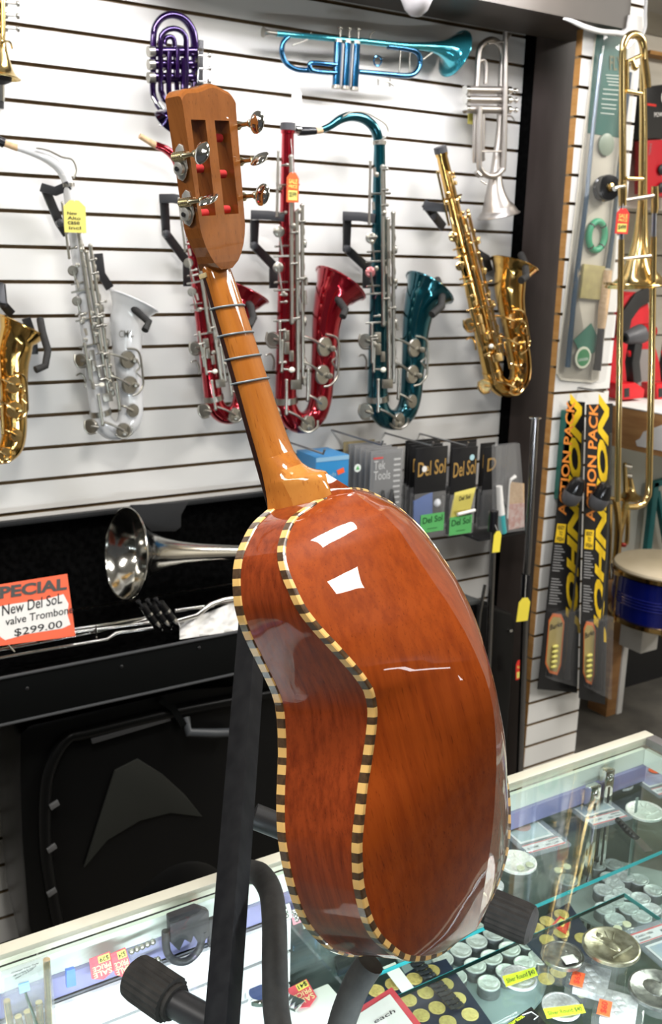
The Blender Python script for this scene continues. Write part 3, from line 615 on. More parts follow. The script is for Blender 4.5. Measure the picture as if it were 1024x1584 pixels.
HH = [.056, .050, .050, .052, .057, .063, .07, .077, .085, .095, .102, .109, .112, .110, .106, .101, .097, .094, .090, .087, .084, .083, .082, .082, .082, .083, .083, .083]
RA = [0, .007, .02, .037, .062, .086, .102, .127, .149, .168, .181, .197, .211, .231, .251, .27, .292, .317, .334, .37, .40, .418, .43]
RH = [.0805, .0875, .104, .1175, .129, .140, .148, .158, .164, .1675, .1685, .168, .166, .162, .157, .151, .144, .135, .128, .113, .100, .091, .084]
def eh(a): return interp(-a, HA, HH)
def rh(a): return interp(-a, RA, RH)
def backpt(i, side):                     # joint of rib and back at station i
    a, w_ = FO[i]; a2 = a + .012*max(0, min(1, (-a-.33)/.08)); h = eh(a)
    if i < 5: h = lerp(.058, h, i/5)
    return V((w_*side*(1 - .055*max(0, min(1, (-a-.12)/.06)) if side > 0 else 1), a2, h))
mg = Matrix(((GW.x, GN.x, GA.x, GO.x), (GW.y, GN.y, GA.y, GO.y), (GW.z, GN.z, GA.z, GO.z), (0, 0, 0, 1)))
guitar = bpy.data.objects.new('vihuela_guitar', None); col.objects.link(guitar); guitar.empty_display_size = .1; guitar.matrix_world = mg
tag(guitar, 'glossy orange brown acoustic guitar seen from its vaulted back, with checkered edge binding', 'guitar')
G = lambda w_, a, h: V((w_, h, a))       # local axes: x = across, y = out of the back, z = along the neck
def gwood(name, c1, c2, c3, rough=.4, sc_=(45, 45, 2.2), ior=1.5):
    m = mat(name, c1, rough, 0, 1.0, .08); nt = m.node_tree; bs = nt.nodes['Principled BSDF']; bs.inputs['Coat Roughness'].default_value = .015; bs.inputs['Coat IOR'].default_value = ior
    tc = nt.nodes.new('ShaderNodeTexCoord'); mp = nt.nodes.new('ShaderNodeMapping'); mp.inputs['Scale'].default_value = sc_
    n1 = nt.nodes.new('ShaderNodeTexNoise'); n1.inputs['Scale'].default_value = 3.0; n1.inputs['Detail'].default_value = 9; n1.inputs['Roughness'].default_value = .65
    r1 = nt.nodes.new('ShaderNodeValToRGB'); e = r1.color_ramp.elements; e[0].position = .33; e[0].color = (*c2, 1); e[1].position = .58; e[1].color = (*c1, 1)
    n2 = nt.nodes.new('ShaderNodeTexNoise'); n2.inputs['Scale'].default_value = 7.0; n2.inputs['Detail'].default_value = 3
    r2 = nt.nodes.new('ShaderNodeValToRGB'); e = r2.color_ramp.elements; e[0].position = .4; e[0].color = (.90, .89, .88, 1); e[1].position = .62; e[1].color = (1, 1, 1, 1)
    n3 = nt.nodes.new('ShaderNodeTexNoise'); n3.inputs['Scale'].default_value = 9; n3.inputs['Detail'].default_value = 2
    mp3 = nt.nodes.new('ShaderNodeMapping'); mp3.inputs['Scale'].default_value = (sc_[0]*2.6, sc_[1]*2.6, sc_[2]*1.3)
    r3 = nt.nodes.new('ShaderNodeValToRGB'); e = r3.color_ramp.elements; e[0].position = .30; e[0].color = (*c3, 1); e[1].position = .36; e[1].color = (1, 1, 1, 1)
    m1 = nt.nodes.new('ShaderNodeMixRGB'); m1.blend_type = 'MULTIPLY'; m1.inputs[0].default_value = 1
    m2 = nt.nodes.new('ShaderNodeMixRGB'); m2.blend_type = 'MULTIPLY'; m2.inputs[0].default_value = .8
    L = nt.links.new
    L(tc.outputs['Object'], mp.inputs[0]); L(mp.outputs[0], n1.inputs[0]); L(n1.outputs['Fac'], r1.inputs[0]); L(tc.outputs['Object'], n2.inputs[0]); L(n2.outputs['Fac'], r2.inputs[0])
    L(tc.outputs['Object'], mp3.inputs[0]); L(mp3.outputs[0], n3.inputs[0]); L(n3.outputs['Fac'], r3.inputs[0])
    L(r1.outputs[0], m1.inputs[1]); L(r2.outputs[0], m1.inputs[2]); L(m1.outputs[0], m2.inputs[1]); L(r3.outputs[0], m2.inputs[2]); L(m2.outputs[0], bs.inputs['Base Color'])
    n4 = nt.nodes.new('ShaderNodeTexNoise'); n4.inputs['Scale'].default_value = 16; n4.inputs['Detail'].default_value = 2; bp = nt.nodes.new('ShaderNodeBump'); bp.inputs['Strength'].default_value = .10; bp.inputs['Distance'].default_value = .004
    L(tc.outputs['Object'], n4.inputs[0]); L(n4.outputs['Fac'], bp.inputs['Height']); L(bp.outputs[0], bs.inputs['Coat Normal'])
    return m
BACKW = gwood('back_mahogany', (.30, .054, .006), (.22, .034, .004), (.5, .4, .35))
SIDEW = gwood('side_mahogany', (.25, .042, .008), (.14, .020, .004), (.45, .4, .4), ior=1.38)
NECKW = gwood('neck_cedar', (.42, .145, .022), (.34, .105, .014), (.6, .55, .5), .4, (30, 30, 2.5))
HEADW = gwood('head_cedar', (.31, .105, .022), (.24, .075, .014), (.6, .55, .5), .4, (30, 30, 2.0))
HEELW = gwood('heel_cedar', (.52, .22, .045), (.45, .17, .03), (.7, .6, .6), .4, (14, 14, 6))
FRETB = mat('dark_fingerboard', (.03, .010, .007), .22, 0, .6); TOPW = gwood('spruce_top', (.60, .36, .13), (.52, .29, .09), (.8, .8, .8), .4)
BINDL = mat('cream_binding', (.74, .46, .15), .3, 0, 1); BINDD = noisy('dark_binding', (.045, .022, .010), (.09, .048, .02), (4, 4, 4), 60, .3, 1)
n_ = len(FO)
# sides
for side in (-1, 1):
    b = MB(); rows = []
    for i in range(n_):
        a, w_ = FO[i]; p0 = G(w_*side, a, 0); q = backpt(i, side); p1 = G(*q)
        rows.append([lerp(p0, p1, t/6) for t in range(7)])
    b.grid(rows); b.build('rib', SIDEW, guitar, local=True, angle=60)
# back halves: arched from the rib up to the central ridge
for side in (-1, 1):
    b = MB(); rows = []; K = 18
    for i in range(n_):
        q = backpt(i, side); r = max(rh(q.y), q.z); row = []
        for t in range(K+1):
            s = t/K; gs = s + (.17 if side > 0 else .10)*math.sin(pi*s)
            row.append(G(q.x*(1-s), q.y + (0 if i else 0), lerp(q.z, r, gs)))
        rows.append(row)
    b.grid(rows); b.build('back', BACKW, guitar, local=True, angle=70)
b = MB(); T0 = G(0, .0228, .0518)
for sd in (-1, 1):
    rdg = [G(0, .016, .0615), G(0, .007, .074), G(0, .0, .0805), G(0, -.001, .0815)]; edg = [G(sd*.0035, .015, .0555), G(sd*.005, .009, .058), G(sd*.006, .003, .0592), G(sd*.02, .0005, .0515)]
    b.grid([[T0, T0]] + [[e_, r_] for e_, r_ in zip(edg, rdg)])
b.build('back_button', BACKW, guitar, local=True, angle=70)
b = MB(); b.prism([G(-w_, a, 0) for a, w_ in FO[::3]] + [G(w_, a, 0) for a, w_ in FO[::-3]], G(0, 0, -.003)); b.build('soundboard', TOPW, guitar, local=True)
# checkered binding: mesh strip with alternating blocks
def binding(fn, out, wd, name, skip=0):
    for side in (-1, 1):
        pts = [fn(i, side) for i in range(skip, n_)]
        cum = [0]
        for i in range(1, len(pts)): cum.append(cum[-1]+(pts[i]-pts[i-1]).length)
        tot = cum[-1]; step = .0021; N = int(tot/step); b = MB(); rings = []
        def at(sv):
            j = 0
            while j < len(cum)-2 and cum[j+1] < sv: j += 1
            t = (sv-cum[j])/max(1e-9, cum[j+1]-cum[j]); return lerp(pts[j], pts[j+1], t)
        seg = .0160
        for k in range(N+1):
            p = at(k*step); tn = (at(min(tot, k*step+.002))-at(max(0, k*step-.002))).normalized()
            inn = V((-side*abs(tn.z), 0, side*tn.x*(1 if side > 0 else 1)))
            inn = V((tn.z, 0, -tn.x)); inn = inn if inn.dot(V((-p.x, 0, -.22-p.z))) > 0 else -inn
            inn.normalize(); hh = V((0, 1, 0))
            rings.append([p - inn*.0012 - hh*wd*out[0], p - inn*.0012 + hh*.0006*out[1], p - inn*.0002 + hh*.0016*out[1], p + inn*.0042 + hh*.0022*out[1], p + inn*.0042 - hh*wd*out[0]])
        base = 0
        for r in rings: b.v += [V(q) for q in r]
        for k in range(len(rings)-1):
            b.use(BINDL if int((k*step)/seg*2) % 2 == 0 else BINDD)
            for j in range(5):
                j2 = (j+1) % 5; b.face([k*5+j, k*5+j2, k*5+5+j2, k*5+5+j])
        b.build(name, None, guitar, local=True, angle=30)
binding(lambda i, s: G(*backpt(i, s)), (1, 1), .0062, 'back_binding')
binding(lambda i, s: G(FO[i][1]*s, FO[i][0], .0058), (1, 1), .0075, 'front_binding', 5)
# neck: D section from the nut to the heel
def neck_rows(st):
    rows = []
    for (a, hw_, h0, h1, ex) in st:
        row = []
        for t in range(21):
            th = pi*t/20; row.append(tuple(G(-.0005 - hw_*math.cos(th)*(1-.06*math.sin(th)), a, h0 + (h1-h0)*math.sin(th)**ex)))
        rows.append(row)
    return rows
NST = [(.228, .0150, -.0165, -.016, .62), (.226, .0150, -.0155, -.006, .62), (.216, .0153, -.0125, -.003, .62), (.206, .0156, -.0113, -.0020, .62), (.19, .0162, -.0103, -.0005, .62), (.15, .0172, -.008, .0028, .62), (.113, .018, -.006, .0052, .62), (.08, .0192, -.004, .0073, .62), (.06, .0202, -.0025, .0092, .64)]
HST = [(.046, .0208, -.0018, .0130, .72), (.039, .0212, -.0012, .0175, .85), (.033, .0216, -.001, .0235, 1.0), (.028, .0219, -.001, .032, 1.12), (.0255, .0222, -.001, .0400, 1.2), (.024, .0224, -.001, .0475, 1.25), (.0225, .0226, -.001, .0522, 1.25), (.017, .023, -.001, .0555, 1.2), (.010, .024, -.001, .0585, 1.1), (.003, .026, -.001, .0605, 1.0), (-.004, .0280, -.002, .062, 1.0)]
b = MB(); b.grid(neck_rows(NST+HST[:1])); b.build('neck', NECKW, guitar, local=True, angle=50)
hr = neck_rows(HST); b = MB()
for k in range(len(hr)-1):
    for t in range(20):
        hm = (hr[k][t][1]+hr[k+1][t+1][1])/2; b.use(HEELW if hm > .0205+.30*max(0, .018-hr[k][t][2]) else NECKW)
        i0 = len(b.v); b.v += [V(hr[k][t]), V(hr[k][t+1]), V(hr[k+1][t+1]), V(hr[k+1][t])]; b.face([i0, i0+1, i0+2, i0+3])
o = b.build('heel', None, guitar, local=True, smooth=False)
bm = bmesh.new(); bm.from_mesh(o.data); bmesh.ops.remove_doubles(bm, verts=bm.verts, dist=1e-6); bm.to_mesh(o.data); bm.free()
o.data.polygons.foreach_set('use_smooth', [True]*len(o.data.polygons)); o.data.set_sharp_from_angle(angle=math.radians(42))
b = MB(); b.prism([G(-.0158, .213, -.0108), G(.0158, .213, -.0108), G(.0228, -.0, .0003), G(-.0228, -.0, .0003)], G(0, 0, -.0056)); b.build('fingerboard', FRETB, guitar, local=True, bevel=.0008)
MB().box(G(-.0005, .2155, -.0145), V((.0165, 0, 0)), V((0, .0045, 0)), V((0, 0, .0022))).build('nut', mat('bone', (.70, .56, .30), .4), guitar, local=True, bevel=.0008)
TIE = mat('grey_blue_gut', (.18, .21, .23), .45)
for a in (.184, .159, .1375, .1155):
    hb_, ht_, hw0 = (interp(-a, [-.21, -.15, -.10, -.065], v) for v in ([-.0170, -.0138, -.0112, -.0090], [-.0020, .0028, .0060, .0087], [.0157, .0173, .0186, .0200])); pts = []
    for t in range(25):
        th = pi*t/24; pts.append(G(-.0005 - (hw0+.0007)*math.cos(th), a + .003*(.5-t/24), hb_+.004 + (ht_+.0007-hb_-.004)*math.sin(th)**.62))
    pts = [G(hw0+.0002, a-.0015, hb_)] + pts[::-1] + [G(-hw0-.0012, a+.0015, hb_)]
    MB().tube(pts, .00105, 7).build('tied_fret', TIE, guitar, local=True)
# slotted head, tilted back
HB = G(-.001, .222, .004); HD = (G(0, .362-.225, .0345-.0045)).normalized(); HX = V((1, 0, 0)); HZ = HX.cross(HD); HZ = HZ if HZ.y > 0 else -HZ
H = lambda u, v, z: HB + HX*u + HD*v + HZ*z
T_ = -.0195; LH = .142
def hw(v): return interp(v, [-.006, .006, .014, .022, .03, LH], [.0155, .0182, .0222, .0258, .0283, .0325])
SL = [(.0118, .0088), (-.0122, .0088)]       # slot centres, half width handled below
S0, S1 = .040, .1175
def hbox(poly, nm, m=HEADW, bev=.002): b = MB(); b.prism([H(u, v, 0) for u, v in poly], HZ*T_); return b.build(nm, m, guitar, local=True, bevel=bev)
# one watertight head plate: outer outline plus two slots cut as a boolean-free strip mesh
b = MB()
def us(v, back=1):
    e = interp(v, [-.006, 0, .006, .014, .022, .03], [.007, .0150, .0195, .0238, .0266, .0283]) if back else hw(v)
    if v > .03: e = hw(v)
    k = min(1, e/.0283); return [-e, -.0245*k, -.0075*k, .0035*k, .0215*k, e]
vsx = [-.006, 0, .006, .014, .022, .03, S0, S0+.006, .055, .07, .085, .10, S1-.006, S1, .128]
def topv(u): x = u/.0325; return LH + .0055*math.exp(-((x-.18)/.42)**2) - .006*max(0, (abs(x)-.72)/.28)**2
def hp(i, j, z):
    v = vsx[j] if j < len(vsx) else None; u = us(v if v is not None else LH, z)[i]
    if v is None: v = topv(u)
    zz = 0 if z else T_
    if z and j < 2: zz = -[.0012, .0003][j]
    return H(u, v, zz)
NI, NJ = 6, len(vsx)+1
# refine the top edge with more points across
def quadf(b, P): i = len(b.v); b.v += P; b.face([i, i+1, i+2, i+3])
def slotcell(i, j): return i in (1, 3) and S0-1e-6 <= vsx[j] < S1-1e-6 and j < len(vsx)-1
slotU = {1: (-.0200, -.0085), 3: (.0075, .0190)}
for j in range(NJ-1):
    for i in range(NI-1):
        hole = slotcell(i, j)
        if j == NJ-2:
            ua, ub = us(.128)[i], us(.128)[i+1]; ta, tb_ = us(LH)[i], us(LH)[i+1]; m_ = 6
            for k in range(m_):
                c0, c1 = lerp(ta, tb_, k/m_), lerp(ta, tb_, (k+1)/m_); d0, d1 = lerp(ua, ub, k/m_), lerp(ua, ub, (k+1)/m_)
                v0, v1 = topv(c0), topv(c1); e = .004
                quadf(b, [H(d0, .128, 0), H(d1, .128, 0), H(c1, v1-e, 0), H(c0, v0-e, 0)]); quadf(b, [H(c0, v0-e, 0), H(c1, v1-e, 0), H(c1, v1-.0012, -.0012), H(c0, v0-.0012, -.0012)]); quadf(b, [H(c0, v0-.0012, -.0012), H(c1, v1-.0012, -.0012), H(c1, v1, -.004), H(c0, v0, -.004)])
                quadf(b, [H(c0, v0, -.004), H(c1, v1, -.004), H(c1, v1, T_), H(c0, v0, T_)]); quadf(b, [H(d0, .128, T_), H(c0, v0, T_), H(c1, v1, T_), H(d1, .128, T_)])
        elif not hole:
            quadf(b, [hp(i, j, 1), hp(i+1, j, 1), hp(i+1, j+1, 1), hp(i, j+1, 1)]); quadf(b, [hp(i, j, 0), hp(i, j+1, 0), hp(i+1, j+1, 0), hp(i+1, j, 0)])
        else:
            for (ii, jj, kk, ll) in ((i, j, i, j+1), (i+1, j, i+1, j+1)): quadf(b, [hp(ii, jj, 1), hp(kk, ll, 1), hp(kk, ll, 0), hp(ii, jj, 0)])
            if not slotcell(i, j-1): quadf(b, [hp(i, j, 1), hp(i+1, j, 1), hp(i+1, j, 0), hp(i, j, 0)])
            if not slotcell(i, j+1): quadf(b, [hp(i, j+1, 1), hp(i, j+1, 0), hp(i+1, j+1, 0), hp(i+1, j+1, 1)])
    for i in (0, NI-1):
        if j < NJ-2: quadf(b, [hp(i, j, 1), hp(i, j+1, 1), hp(i, j+1, 0), hp(i, j, 0)])
        else:
            u = us(LH)[i]; d = us(.128)[i]; tv = topv(u); i0 = len(b.v)
            b.v += [H(d, .128, 0), H(u, tv-.004, 0), H(u, tv-.0012, -.0012), H(u, tv, -.004), H(u, tv, T_), H(d, .128, T_)]; b.face([i0+k for k in range(6)])
for i in range(NI-1): quadf(b, [hp(i, 0, 1), hp(i, 0, 0), hp(i+1, 0, 0), hp(i+1, 0, 1)])
b.build('headstock', HEADW, guitar, local=True, angle=32)
# tuners: two on the left edge, three on the right
BRN = mat('bright_nickel', (.80, .78, .72), .28, .75)
def tuner(side, v, ang, nm='tuner'):
    s = side; ex = hw(v)*s
    pl = MB(); zc = -.0105; xo = ex + s*.0008
    q = lambda dv, dz: H(xo, v+dv, zc+dz)
    pl.prism([q(-.011, -.0055), q(-.0135, 0), q(-.011, .0035), q(-.004, .0075), q(.006, .0065), q(.0145, .0045), q(.0165, .0005), q(.013, -.004), q(.003, -.0075)], HX*s*.0012)
    P = pl.build('tuner_plate', BRN, guitar, local=True, bevel=.0004)
    b = MB(); b.lathe(H(xo+s*.002, v-.0035, zc), HX*s, [(.0055, 0), (.0055, .003), (.0035, .0036)], 16); b.build('gear', BRN, P, local=True)
    for k in range(10):
        a = 2*pi*k/10
    b = MB(); b.lathe(H(xo+s*.004, v-.0035, zc), HX*s, [(.002, 0), (.002, .003)], 10); b.build('gear_screw', BLACK, P, local=True)
    b = MB(); zz = .001
    for k in range(6): b.lathe(H(xo+s*.004, v+.0062, zc-.0045+k*.0022), HZ, [(.0026, 0), (.0040, .0007), (.0040, .0011), (.0026, .0018)], 12, cap=False)
    b.lathe(H(xo+s*.004, v+.0062, zc-.005), HZ, [(.0022, 0), (.0022, .0138)], 10); b.build('worm_gear', mat('pale_brass', (.75, .66, .45), .2, 1), P, local=True)
    dirv = (HZ*1.0 + HX*s*.0).normalized()
    c0 = H(xo+s*.004, v+.0062, zc+.008)
    b = MB(); b.lathe(c0, dirv, [(.0026, 0), (.0019, .004), (.0019, .011), (.0034, .0125), (.0034, .014)], 12); b.build('shaft', mat('pale_brass', (.75, .66, .45), .2, 1), P, local=True)
    ca = math.cos(ang); sa = math.sin(ang); side_v = (HX*ca + HD*sa); c1 = c0 + dirv*.0215
    b = MB(); rows = []
    nrm = dirv.cross(side_v)
    for i in range(9):
        th = pi*i/8; row = []
        for j in range(18):
            a = 2*pi*j/18; fl = .0032*(1-.35*math.cos(a)**2)
            row.append(c1 + dirv*(-.0082*math.cos(th)) + side_v*(.0098*math.sin(th)**.8*math.cos(a)) + nrm*(fl*math.sin(th)**.7*math.sin(a)))
        rows.append(row)
    b.grid(rows, True); b.build('button', CHROME, P, local=True)
    uu = .01325*s - (.001 if s < 0 else 0)
    b = MB(); b.lathe(H(uu-.0062, v-.0035, -.0105), HX, [(.0036, 0), (.0036, .0124)], 14); b.build('string_roller', FELT, guitar, local=True)
    b = MB(); b.lathe(H(s*.019, v-.0035, -.0105), HX*s, [(.003, -.001), (.003, .0004)], 12); b.build('roller_hole', BLACK, guitar, local=True)
tuner(-1, .083, 1.2); tuner(-1, .046, .5)
tuner(1, .108, 1.4); tuner(1, .078, .6); tuner(1, .048, 1.3)

# ------------------------------------------------------------------ guitar stand on the glass
st = thing('guitar_stand', PZ(350, 1600, CT), 'black metal guitar stand with foam covered cradle and ribbed rubber feet', 'guitar stand')
SN = V((FW.x, FW.y, 0)).normalized()
base = PZ(338, 1652, CT+.019); dep0 = (base-CAM).dot(FW)
def up(x, y, dep): d = ray(x, y); return CAM + d*dep
top = up(392, 950, 1.27)
MB().strap([base, top], (-SN+CR*(-.35)).normalized(), (.0135, .0135)).build('upright', noisy('worn_black_paint', (.004, .004, .005), (.009, .009, .010), (3, 3, 1), 25, .6, spec=.12), st, bevel=.002)
pts = [up(383, 1348, 1.17), up(402, 1353, 1.15), up(418, 1378, 1.12), up(424, 1420, 1.08), up(425, 1490, 1.04), up(428, 1570, 1.01), up(444, 1625, .985), up(484, 1642, .955), up(518, 1612, .955), up(534, 1566, .955), up(552, 1522, .95), up(573, 1489, .945)]
pp = [tuple(p) for p in pts]; sp_ = [V(p) for p in spline(pp, 5)]
MB().tube(sp_, .0135, 16).build('cradle', FOAM, st)
def foot(tip, inner, far, r, dt, di, df, nm):
    a = up(*tip, dt); b_ = up(*inner, di); c = up(*far, df); ax = (a-b_).normalized()
    MB().tube([c, b_, b_+ax*.012], r*.62, 14).build('leg', BLACK, st)
    b = MB(); L = (a-b_).length; prof = []
    n = 44; u = ax.orthogonal().normalized(); w_ = ax.cross(u); rows = []
    for (rr, h) in ((.6, 0), (.78, .0), (.80, .05), (.80, .09), (1, .10), (1.0, .8), (.95, .93), (.72, 1.0), (.0, 1.02)):
        row = []
        for j in range(n):
            k = rr*(1 if (j % 2 or not .08 < h < .86) else .93); row.append(b_ + ax*L*h + (u*math.cos(2*pi*j/n)+w_*math.sin(2*pi*j/n))*r*k)
        rows.append(row)
    b.grid(rows, True); b.build('foot_cap', RUBBER, st, angle=20)
dz = lambda x, y, h: (PZ(x, y, CT+h)-CAM).dot(FW)
foot((206, 1507), (272, 1552), (345, 1592), .025, dz(214, 1512, .022), dz(264, 1545, .026), 1.03, 'foot')
foot((826, 1434), (752, 1403), (392, 1262), .0245, dz(826, 1434, .0285), dz(752, 1403, .034), 1.20, 'foot')
# ------------------------------------------------------------------ valve trombone in its open black case
YB = 1.93; YK = 2.24
zr = PY(180, 1014, YB).z; zb = PY(180, 1085, YB).z
xl, xr = -0.15, 1.30
case = thing('trombone_case', ((xl+xr)/2, (YB+YK)/2, zb), 'open black trombone case with its lid raised against the slatted wall', 'instrument case')
b = MB(); t = .012
b.bb((xl, YB, zb), (xr, YB+t, zr)); b.build('front_wall', VINYL, case, bevel=.003)
MB().bb((xl, YB+t, zb), (xr, YK, zb+t)).build('floor_board', PLUSH, case, smooth=False)
MB().bb((xl, YK-t, zb+t), (xr, YK, zr)).build('rear_wall', PLUSH, case, smooth=False)
MB().bb((xr-t, YB+t, zb+t), (xr, YK-t, zr)).build('end_wall', VINYL, case, smooth=False)
MB().bb((xl, YB+t, zb+t), (xl+t, YK-t, zr)).build('end_wall', VINYL, case, smooth=False)
MB().tube([(xl, YB-.001, zr), (xr, YB-.001, zr)], .0035, 8).build('rim_bead', mat('grey_bead', (.05, .052, .055), .4), case)
MB().tube([(xl, YB-.001, zb+.004), (xr, YB-.001, zb+.004)], .0035, 8).build('rim_bead', mat('grey_bead', (.05, .052, .055), .4), case)
MB().bb((xl+t, YB+t, zr-.06), (xr-t, YK-t, zr-.035)).build('plush_insert', PLUSH, case, bevel=.006)
for (x, y) in ((42, 1065), (188, 1031), (308, 1002)): MB().lathe(PY(x, y, YB), NW, [(.004, 0), (.004, .001), (.002, .0025)], 12).build('rivet', BLACK, case)
# lid
lt = PY(200, 783, YK+.045)
b = MB(); lo = V((0, YK, zr+.005)); hi = V((0, YK+.045, lt.z)); dv = (hi-lo); nrm = V((0, -dv.z, dv.y)).normalized()
lid = MB().prism([(xl, YK, zr+.005), (xr-.02, YK, zr+.005), (xr-.02, YK+.045, lt.z), (xl, YK+.045, lt.z)], nrm*.006).build('lid', PLUSH, case, smooth=False)
MB().prism([(xl, hi.y, hi.z-.012), (xr-.02, hi.y, hi.z-.012), (xr-.02, hi.y, hi.z), (xl, hi.y, hi.z)], nrm*.055).build('lid_rim', mat('grey_vinyl', (.011, .0115, .012), .55, spec=.25), case, bevel=.004)
# strap flap hanging over the lid
q = lambda x, y, o=0: PL(x, y, hi + nrm*(.06+o), nrm)
tag(MB().prism([q(200, 781), q(290, 777), q(279, 797), q(279, 815), q(270, 822), q(232, 822), q(218, 806)], nrm*.006).build('case_flap', mat('grey_vinyl', (.011, .0115, .012), .55, spec=.25), bevel=.002), 'dark grey pouch flap folded over the open case lid behind the trombone bell', 'flap')
# trombone: bell section lies in the lid, slide section along the tray
vt = thing('valve_trombone', PY(250, 960, 2.05), 'nickel valve trombone lying in the open black case, large bell to the left', 'trombone', None)
VN = mat('polished_nickel', (.60, .585, .54), .14, 1)
def pl(x, y, Y): return PY(x, y, Y)
c = PY(194, 857, 2.06); e = PY(392, 855, 2.115); ax = (c-e).normalized(); R = 72/ppm(c)
prof = [(1.0, .0), (.985, .004), (.80, .018), (.62, .034), (.48, .06), (.37, .095), (.29, .14), (.235, .20), (.20, .30), (.175, .5)]
b = MB(); axd = (-CR*.82 - FW*.64 + CU*.03).normalized()
u = axd.orthogonal().normalized()
rows = []; 
pathc = []
L0 = .5
for (rr, h) in prof:
    tt = h/L0; cen = c + (e-c).normalized()*h; 
    d_ = (axd*(1-min(1, h/.07)) + ax*min(1, h/.07)).normalized(); u_ = (V((0, 0, 1)) - d_*d_.z).normalized(); w_ = d_.cross(u_)
    rows.append([cen + (u_*math.cos(2*pi*j/40) + w_*math.sin(2*pi*j/40))*R*rr for j in range(40)])
b.grid(rows, True)
rows2 = [[lerp(p, sum((q_ for q_ in r), V())/40, .03) for p in r] for r in rows]; b.grid(rows2, True)
b.tube(rows[0], .0018, 6, closed=True); b.build('bell', VN, vt)
def vtube(pts, nm, r, n=10, sm=0):
    b = MB(); ptube(b, [(x, y, r, 2.06-Y) for x, y, Y in pts], 2.06, n, True, sm=sm); return b.build(nm, VN, vt)
vtube([(-30, 1012, 2.03), (110, 985, 2.03), (205, 966, 2.03), (236, 956, 2.03), (262, 955, 2.03)], 'slide_tube', 4.2)
vtube([(40, 985, 2.05), (170, 966, 2.05), (242, 954, 2.05)], 'slide_tube', 3.6)
vtube([(-30, 1024, 2.0), (60, 1008, 2.0), (165, 990, 2.0), (180, 980, 2.0), (230, 973, 2.0), (242, 971, 2.0)], 'slide_tube', 3.6)
vtube([(63, 990, 2.02), (72, 984, 2.02), (238, 963, 2.02)], 'slide_tube', 3.4)
vtube([(270, 962, 2.03), (305, 952, 2.03), (325, 935, 2.04), (345, 928, 2.05), (390, 920, 2.05)], 'slide_tube', 4)
vtube([(270, 945, 2.06), (320, 938, 2.06), (390, 928, 2.06)], 'slide_tube', 3.2)
for x0, y0, x1, y1 in ((4, 988, 22, 1008), (148, 968, 150, 990)): 
    b = MB(); ptube(b, [(x0, y0, 1.8, .05), (x1, y1, 1.8, .05)], 2.06, 7); b.build('slide_brace', VN, vt)
b = MB(); b.ball(PY(60, 989, 2.0), .008, 12); b.build('slide_knob', VN, vt)
for i, (x, y) in enumerate(((213, 929), (227, 927), (240, 925))):
    b = MB(); ptube(b, [(x, y, 3.6, .08), (x+2, y+3, 3.6, .08)], 2.06, 12); ptube(b, [(x+2, y+3, 1.5, .08), (x+8, y+10, 1.5, .08)], 2.06, 8); b.build('finger_button', BLACK, vt)
    b = MB(); ptube(b, [(x+8, y+8, 6.8, .08), (x+26, y+33, 6.8, .075)], 2.06, 14); v_ = b.build('valve', mat('dark_valve', (.05, .05, .052), .25, .9), vt)
    b = MB(); ptube(b, [(x+26, y+33, 6.9, .075), (x+30, y+39, 6.9, .075), (x+35, y+46, 5, .073)], 2.06, 14); b.build('valve_cap', CHROME, v_)
    b = MB(); ptube(b, [(x+16, y+19, 7.2, .078), (x+18, y+22, 7.2, .078)], 2.06, 14); b.build('valve_band', CHROME, v_)
# polishing cloth at the right of the tray
b = MB(); rnd = random.Random(4); rows = []
for i in range(12):
    row = []
    for j in range(16):
        x = lerp(278, 392, j/15); yt_ = lerp(964, 920, j/15); yb_ = lerp(989, 972, j/15); y = lerp(yt_, yb_, i/11) 
        Yd = 2.05 - .07*(i/11) + rnd.uniform(-.006, .006) + .012*math.sin(j*1.3+i*.6)
        row.append(PY(x, y, Yd))
    rows.append(row)
b.grid(rows); tag(b.build('cleaning_cloth', noisy('white_cloth', (.66, .65, .62), (.74, .73, .70), nscale=30, rough=.9), angle=80), 'crumpled white cloth at the right end of the open trombone case', 'cloth')
# price sign
sgY = 1.985
root = thing('price_sign', PY(50, 1000, sgY), 'red bordered special offer sign standing in the open trombone case', 'sign')
P_ = lambda x, y: PY(x, y, sgY + (1000-y)*.0004)
MB().prism([P_(-22, 1002), P_(117, 984), P_(104, 888), P_(-22, 908)], (0, .002, 0)).build('card', mat('red_orange_card', (.85, .13, .05), .5), root, smooth=False)
pp_ = [P_(-22, 975), P_(-22, 942), P_(20, 934), P_(70, 927), P_(98, 919), P_(106, 934), P_(104, 950), P_(109, 966), P_(96, 972), P_(40, 981), P_(8, 990), P_(-6, 981)]
MB().prism([p+NW*.0006 for p in pp_], (0, .0005, 0)).build('white_burst', PAPER, root, smooth=False)
def sgw(s, p00, p10, p01, m, nm): b = MB(); write(b, s, P_(*p00), P_(*p10), P_(*p01), .0014, .04 if s == 'SPECIAL' else .006); b.build(nm, m, root, smooth=False)
sgw('SPECIAL', (-18, 929), (103, 912), (-18, 910), mat('grey_lettering', (.07, .07, .065), .4), 'headline')
sgw('New Del SoL', (3, 953), (96, 933), (3, 936), INK, 'handwriting'); sgw('valve Trombone', (8, 968), (113, 948), (8, 956), INK, 'handwriting')
sgw('$299.00', (22, 986), (96, 972), (22, 973), INK, 'handwriting')

